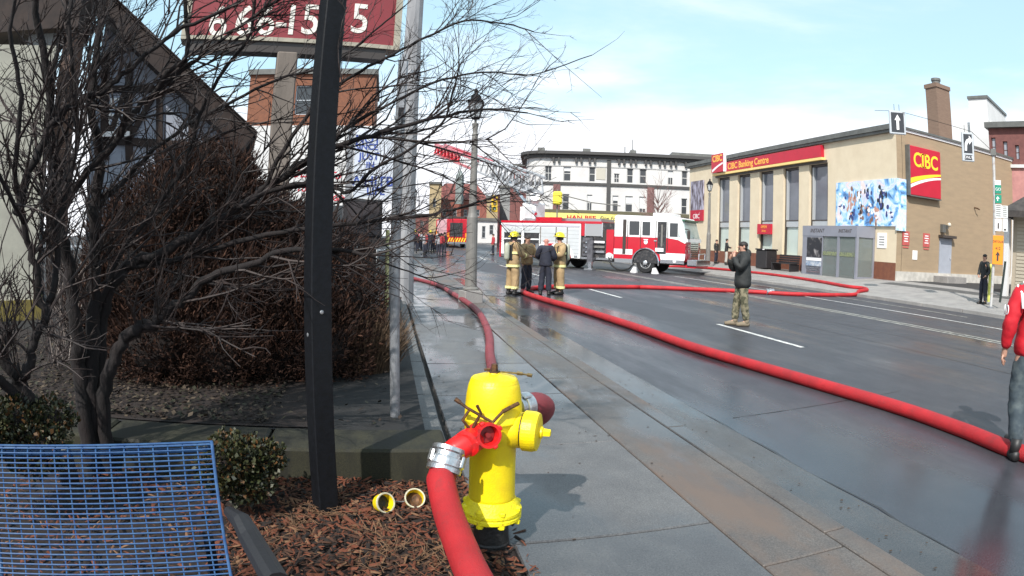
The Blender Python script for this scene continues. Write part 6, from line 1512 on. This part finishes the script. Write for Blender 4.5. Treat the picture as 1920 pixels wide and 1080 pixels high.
# ------------------------------------------------------------------ bare many-stemmed tree
random.seed(31)
TB = gnd(178, 832, .0); TB2 = gnd(112, 834, .0)
tr = thing('bare_tree', 'large dark bare many stemmed tree spreading over the bench and the pavement', 'tree', (0, 0, 0))
def pl(*p): return [away(a, b, c) for a, b, c in p]
stems = [   # (px, py, distance) along each stem, radius at both ends
    (pl((165, 905, 4.35), (162, 830, 4.4), (150, 700, 4.4), (142, 600, 4.35), (128, 500, 4.3), (108, 400, 4.25), (98, 300, 4.2), (92, 180, 4.1), (70, 20, 4.0), (60, -90, 3.9)), .075, .022),
    (pl((182, 905, 4.45), (180, 830, 4.45), (172, 700, 4.45), (178, 600, 4.45), (180, 500, 4.5), (176, 400, 4.5), (190, 300, 4.5), (170, 180, 4.4), (188, 60, 4.4), (196, -70, 4.3)), .080, .022),
    (pl((200, 905, 4.4), (198, 830, 4.4), (200, 720, 4.35), (218, 660, 4.3), (250, 622, 4.25), (288, 606, 4.15), (324, 575, 4.1), (380, 530, 4.0), (450, 500, 3.9), (540, 472, 3.8), (640, 470, 3.7), (700, 478, 3.6)), .070, .009),
    (pl((176, 830, 4.45), (186, 660, 4.5), (200, 560, 4.5), (240, 500, 4.45), (320, 462, 4.3), (425, 402, 4.2), (490, 358, 4.1), (560, 312, 4.0), (640, 272, 3.9), (710, 250, 3.85), (800, 225, 3.8), (900, 205, 3.75), (990, 212, 3.7)), .055, .005),
    (pl((100, 420, 4.25), (165, 322, 4.2), (222, 262, 4.15), (242, 222, 4.1), (282, 182, 4.1), (322, 128, 4.0), (350, 100, 4.0), (345, -60, 3.9)), .036, .014),
    (pl((30, 400, 4.0), (66, 296, 3.95), (102, 225, 3.9), (150, 190, 3.9), (192, 172, 3.85), (245, 128, 3.8), (330, 60, 3.8), (420, 18, 3.7), (520, -40, 3.6)), .038, .010),
    (pl((282, 182, 4.1), (370, 110, 4.0), (450, 50, 3.9), (520, 0, 3.8), (580, -60, 3.7)), .018, .008),
    (pl((240, 500, 4.45), (350, 480, 4.3), (500, 440, 4.1), (620, 425, 4.0), (700, 415, 3.95), (780, 406, 3.9), (860, 390, 3.85), (936, 366, 3.8)), .028, .006),
    (pl((425, 402, 4.2), (520, 352, 4.0), (600, 345, 3.95), (655, 360, 3.9), (700, 318, 3.8), (760, 285, 3.75), (828, 232, 3.7), (850, 170, 3.65), (862, 120, 3.6)), .020, .005),
    (pl((490, 358, 4.1), (540, 270, 4.0), (590, 200, 3.9), (650, 150, 3.9), (720, 110, 3.8), (800, 70, 3.8), (870, 40, 3.75), (950, 45, 3.7), (1002, 60, 3.7)), .020, .004),
    (pl((560, 312, 4.0), (650, 240, 3.9), (740, 190, 3.8), (830, 150, 3.7), (920, 135, 3.65), (1000, 140, 3.6), (1110, 103, 3.55)), .014, .003),
    (pl((640, 272, 3.9), (740, 300, 3.8), (830, 330, 3.7), (900, 372, 3.7)), .010, .003),
    (pl((380, 530, 4.0), (470, 540, 3.9), (560, 500, 3.8), (650, 470, 3.7), (740, 500, 3.6), (800, 520, 3.55), (842, 515, 3.5)), .012, .003),
    (pl((178, 600, 4.45), (230, 470, 4.4), (300, 380, 4.3), (350, 300, 4.2), (380, 200, 4.1), (430, 120, 4.0), (470, 60, 3.9), (480, -40, 3.8)), .026, .010),
    (pl((176, 400, 4.5), (240, 330, 4.6), (330, 250, 4.7), (420, 200, 4.7), (520, 150, 4.7), (620, 120, 4.6), (700, 60, 4.6), (760, 10, 4.5)), .024, .006),
    (pl((350, 480, 4.3), (400, 420, 4.4), (480, 400, 4.4), (560, 395, 4.4), (640, 380, 4.3), (720, 350, 4.3), (800, 310, 4.2), (880, 300, 4.2)), .014, .004),
]
stems2 = [
    (pl((130, 905, 4.0), (108, 834, 4.0), (62, 758, 3.9), (34, 715, 3.85), (0, 645, 3.8), (-60, 560, 3.7)), .075, .03),
    (pl((34, 715, 3.85), (54, 680, 3.85), (68, 625, 3.85), (84, 600, 3.85), (62, 500, 3.85), (46, 420, 3.8), (30, 320, 3.8), (40, 180, 3.7), (20, 60, 3.6), (40, -60, 3.5)), .045, .012),
    (pl((84, 600, 3.85), (98, 550, 3.9), (108, 480, 3.9), (112, 400, 3.9), (140, 300, 3.9), (142, 180, 3.9), (130, 60, 3.8), (140, -60, 3.8)), .034, .012),
    (pl((62, 758, 3.9), (20, 735, 3.8), (-30, 690, 3.7)), .045, .03),
    (pl((46, 420, 3.8), (0, 330, 3.6), (-40, 250, 3.5)), .02, .01),
]
def smooth(pts, r0, r1, n=5):
    c = curve_pts(pts, n); k = len(c); return c, [r0 + (r1 - r0) * (i / (k - 1)) ** .8 for i in range(k)]
allst = []
for pts, a, b in stems + stems2:
    c, rr = smooth(pts, a * (.95 if a > .05 else .82), b * .9)
    c = [p + V(random.gauss(0, 1), random.gauss(0, 1), random.gauss(0, 1)) * min(.012, r * .35) for p, r in zip(c, rr)]
    mb = MB(); mb.smooth = True; mb.tube(c, rr, 9); mb.build('trunk' if a > .07 else 'limb', M_bark, tr); allst.append((c, rr))
tw = MB(); ntw = [0]
def twig(p, d, l, r, depth):
    """one bent shoot with side shoots"""
    if p.x > 1.12 and p.z > 1.5: return
    if p.x > .8: l *= .6
    n = 4 if depth > 1 else 3; pts = [p]; q = p; dd = d.copy(); segs = []
    for i in range(n):
        dd = (dd + V(random.gauss(0, .17), random.gauss(0, .17), random.gauss(.035, .16))).normalized(); q = q + dd * l / n; pts.append(q); segs.append((q, dd.copy()))
    tw.mi = 0 if r > .0032 or random.random() < .55 else 1
    tw.tube(pts, [r * (1 - .68 * i / n) for i in range(n + 1)], 5 if r > .006 else 3, False); ntw[0] += 1
    if depth <= 0: return
    m = {3: random.randint(4, 6), 2: random.randint(3, 5), 1: random.randint(2, 3)}[depth]
    for _ in range(m):
        i = random.randrange(n); t = random.random(); a = pts[i].lerp(pts[i + 1], t); e = segs[i][1]
        side = e.cross(V(random.gauss(0, 1), random.gauss(0, 1), random.gauss(0, 1))).normalized()
        nd = (e * random.uniform(.6, 1.1) + side * random.uniform(.45, .95) + V(.10, 0, .12)).normalized()
        twig(a, nd, l * random.uniform(.35, .68), r * .58, depth - 1)
for si, (c, rr) in enumerate(allst):
    k = len(c); L_ = sum((c[i + 1] - c[i]).length for i in range(k - 1)); big = rr[0] > .05
    num = int(L_ * (4.7 if rr[-1] < .011 else 5.8)) + 4
    for _ in range(num):
        t = random.uniform(.30 if big else .08, 1.0); i = min(k - 2, int(t * (k - 1))); p = c[i]; e = (c[i + 1] - c[i]).normalized(); r = rr[i]
        if p.z < .75: continue
        side = e.cross(V(random.gauss(0, 1), random.gauss(0, 1), random.gauss(0, 1))).normalized()
        bias = V(.22, -.02, .18) if p.z > 1.5 else V(.25, 0, .05)
        d = (e * random.uniform(.5, 1.1) + side * random.uniform(.4, .9) + bias).normalized()
        l = random.uniform(.35, .95) * (1.0 if r > .012 else .72)
        if d.y < -.35: d.y *= .3; d.normalize()
        twig(p, d, l, max(.0035, min(.011, r * .6)), 2 if random.random() < .7 else 3)
    e = (c[-1] - c[-3]).normalized(); twig(c[-1], e, .4, rr[-1] * .8, 2)
tag(tw.build('crown', [M_twig, mat('pale_twig', (.075, .055, .05), .6, c2=(.02, .014, .013), vs=6)], tr), kind='stuff')

# ------------------------------------------------------------------ hedge, shrubs, ground cover
def leaf_mass(name, lumps, n, size, mats, seed=1, up=.3, parent=None, core=None, label=None, cat=None, tri=False):
    """leaf or spray sized faces spread through overlapping ellipsoids: lumps of (centre, rx, ry, rz)"""
    random.seed(seed); mb = MB(); wts = [a[1] * a[2] * a[3] for a in lumps]
    for _ in range(n):
        c, rx, ry, rz = random.choices(lumps, wts)[0]
        d = V(random.gauss(0, 1), random.gauss(0, 1), random.gauss(0, 1)).normalized() * random.uniform(.55, 1.06) ** .6
        k = 1 + .16 * math.sin(d.x * 9 + c[0] * 3) * math.sin(d.z * 8 + 1) 
        p = V(c[0] + d.x * rx * k, c[1] + d.y * ry * k, c[2] + d.z * rz * k)
        if p.z < .02: continue
        s = size * random.uniform(.5, 1.4); e = (d + V(random.gauss(0, .6), random.gauss(0, .6), up + random.gauss(0, .5))).normalized() * s; f = e.orthogonal().normalized() * s * (.11 if tri else .38)
        f = Matrix.Rotation(random.uniform(0, 6.28), 3, e.normalized()) @ f
        mb.mi = random.choices(range(len(mats)), [3, 2, 1][:len(mats)])[0]
        mb.add([p - f * .6, p + e * .5 - f, p + e, p + e * .5 + f], [(0, 1, 2, 3)])
    o = mb.build(name, mats, parent)
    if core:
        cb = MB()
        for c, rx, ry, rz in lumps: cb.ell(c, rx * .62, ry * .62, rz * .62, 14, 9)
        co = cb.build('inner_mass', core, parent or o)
    return o
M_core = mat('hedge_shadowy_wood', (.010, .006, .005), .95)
hd = thing('cedar_hedge', 'winter browned dense cedar hedge behind the bare tree', 'hedge', (0, 0, 0))
def at(px, py, d, dz=0): p = away(px, py, d); p.z += dz; return tuple(p)
lm = []
random.seed(12)
for (px, py, d, r) in ((300, 420, 6.6, .62), (380, 380, 6.7, .68), (450, 430, 6.7, .62), (340, 345, 6.8, .42), (420, 345, 6.8, .45), (530, 450, 6.8, .55), (600, 500, 6.7, .52), (260, 520, 6.4, .6), (350, 540, 6.5, .75), (450, 560, 6.5, .78), (540, 580, 6.5, .7), (640, 560, 6.6, .5), (300, 640, 6.2, .6), (400, 660, 6.2, .65), (500, 660, 6.3, .65), (590, 650, 6.3, .6), (230, 460, 6.8, .45), (200, 560, 6.8, .5)):
    lm.append((at(px, py, d), r, r * .8, r * .85))
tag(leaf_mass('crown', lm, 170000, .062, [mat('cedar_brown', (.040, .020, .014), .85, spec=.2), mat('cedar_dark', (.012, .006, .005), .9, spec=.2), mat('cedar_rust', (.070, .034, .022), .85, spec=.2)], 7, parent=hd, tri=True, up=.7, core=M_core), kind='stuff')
random.seed(77); sb_ = MB()                     # bare shoots standing out of the hedge
for _ in range(2600):
    c, rx, ry, rz = random.choice(lm); d = V(random.gauss(0, 1), random.gauss(0, .8), abs(random.gauss(.5, .8))).normalized(); p = V(c[0] + d.x * rx * .8, c[1] + d.y * ry * .8, c[2] + d.z * rz * .8)
    e = (d * .6 + V(random.gauss(0, .3), random.gauss(0, .3), .8)).normalized(); l_ = random.uniform(.12, .42)
    sb_.mi = random.choice((0, 0, 1)); sb_.tube([p, p + e * l_ * .6, p + e * l_ + V(random.gauss(0, .03), 0, 0)], [.005, .004, .0015], 3, False)
tag(sb_.build('shoots', [bpy.data.materials['cedar_brown'], M_twig], hd), kind='stuff')
MB().tube([at(430, 700, 6.4, 0)[:2] + (.15,), at(430, 600, 6.5)], .09, 8).build('trunk', M_bark, hd)
# silvery twiggy shrub left of the hedge
sh = thing('twiggy_shrub', 'dark twiggy shrub with pale broken stems against the cream wall', 'shrub', (0, 0, 0)); random.seed(14); mb = MB()
for _ in range(620):
    p = away(random.uniform(90, 300), random.uniform(470, 640), random.uniform(6.6, 7.6)); p2 = V(p.x, p.y, max(.2, p.z - .3)); d = V(random.gauss(0, .5), random.gauss(0, .3), random.uniform(.3, 1)).normalized(); l = random.uniform(.25, .75)
    mb.mi = random.choice((0, 0, 0, 1)); mb.tube([p2, p2 + d * l * .5 + V(random.gauss(0, .03), 0, 0), p2 + d * l], [.007, .005, .002], 4, False)
tag(mb.build('crown', [M_twig, mat('silver_twig', (.17, .14, .125), .6)], sh), kind='stuff')
MB().tube([away(170, 655, 7.0), away(172, 610, 7.0)], .03, 7).build('stem', M_bark, sh)
# tan dry ornamental grass clump right of the black post
gt = thing('dry_grass_clump', 'tan dry ornamental grass clump between the black post and the thin pole', 'ornamental grass', (0, 0, 0)); random.seed(15); mb = MB(); c = gnd(672, 690, .21)
for _ in range(2600):
    a = random.uniform(0, 6.28); r = .34 * random.random() ** .5; b = c + V(math.cos(a) * r * 1.2, math.sin(a) * r, 0); h = random.uniform(.35, .85) * (1 - .35 * r / .34); o = V(math.cos(a), math.sin(a), 0) * random.uniform(.02, .28)
    mb.mi = random.choice((0, 0, 1)); mb.tube([b, b + V(0, 0, h * .6) + o * .4, b + V(0, 0, h) + o], [.004, .0035, .0012], 3, False)
tag(mb.build('blades', [mat('dry_blade', (.16, .105, .065), .8), mat('dry_blade_dark', (.07, .045, .03), .85)], gt), kind='stuff')
# boxwoods
M_box = [mat('boxwood_leaf', (.022, .030, .008), .55, c2=(.040, .038, .011), vs=9), mat('boxwood_dark', (.010, .014, .005), .6), mat('boxwood_bronze', (.09, .042, .012), .6)]
b1 = thing('boxwood_shrub', 'small bronzed green boxwood shrub between the bench and the black post', 'shrub', (0, 0, 0))
lm = [(at(450, 860, 3.55), .17, .2, .13), (at(490, 860, 3.6), .14, .17, .10), (at(415, 875, 3.45), .15, .18, .14), (at(460, 900, 3.5), .17, .18, .12), (at(425, 835, 3.6), .10, .12, .08)]
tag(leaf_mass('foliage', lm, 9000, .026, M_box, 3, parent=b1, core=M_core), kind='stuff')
b2 = thing('boxwood_shrub', 'low yellowish green shrub behind the bench at the left edge', 'shrub', (0, 0, 0))
lm = [(at(20, 800, 3.8), .26, .2, .17), (at(85, 790, 3.9), .2, .2, .14), (at(-40, 800, 3.7), .25, .2, .18), (at(60, 840, 3.7), .25, .2, .16)]
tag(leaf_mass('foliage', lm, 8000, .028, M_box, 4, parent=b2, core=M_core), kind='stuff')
# ivy and dead leaves behind the edging wall
random.seed(18); mb = MB()
for _ in range(9000):
    x = random.uniform(-6, .1); y = 4.5 + random.random() ** 1.4 * 3.2; p = V(x, y, .225 + random.uniform(0, .05))
    if x > -.9 and random.random() < .93: continue
    s = random.uniform(.012, .035); a = random.uniform(0, 6.28); e = V(math.cos(a), math.sin(a), random.uniform(-.2, .6)) * s; f = V(-math.sin(a), math.cos(a), random.uniform(-.4, .4)) * s * .6
    mb.mi = random.choice((0, 0, 1, 2)); mb.add([p - e, p - f, p + e, p + f], [(0, 1, 2, 3)])
tag(mb.build('dead_leaves', [mat('leaf_brown', (.022, .012, .007), .8), mat('leaf_olive', (.022, .021, .009), .7), mat('leaf_pale', (.07, .05, .032), .8)]), 'dead brown and olive leaves covering the soil behind the edging wall', 'dead leaves', kind='stuff')
# soil under the hedge
sheet('hedge_soil', -9, -.55, 4.45, 8.5, .222, M_soil, step=1)
# pale drip edge stones on the wall top
random.seed(2)
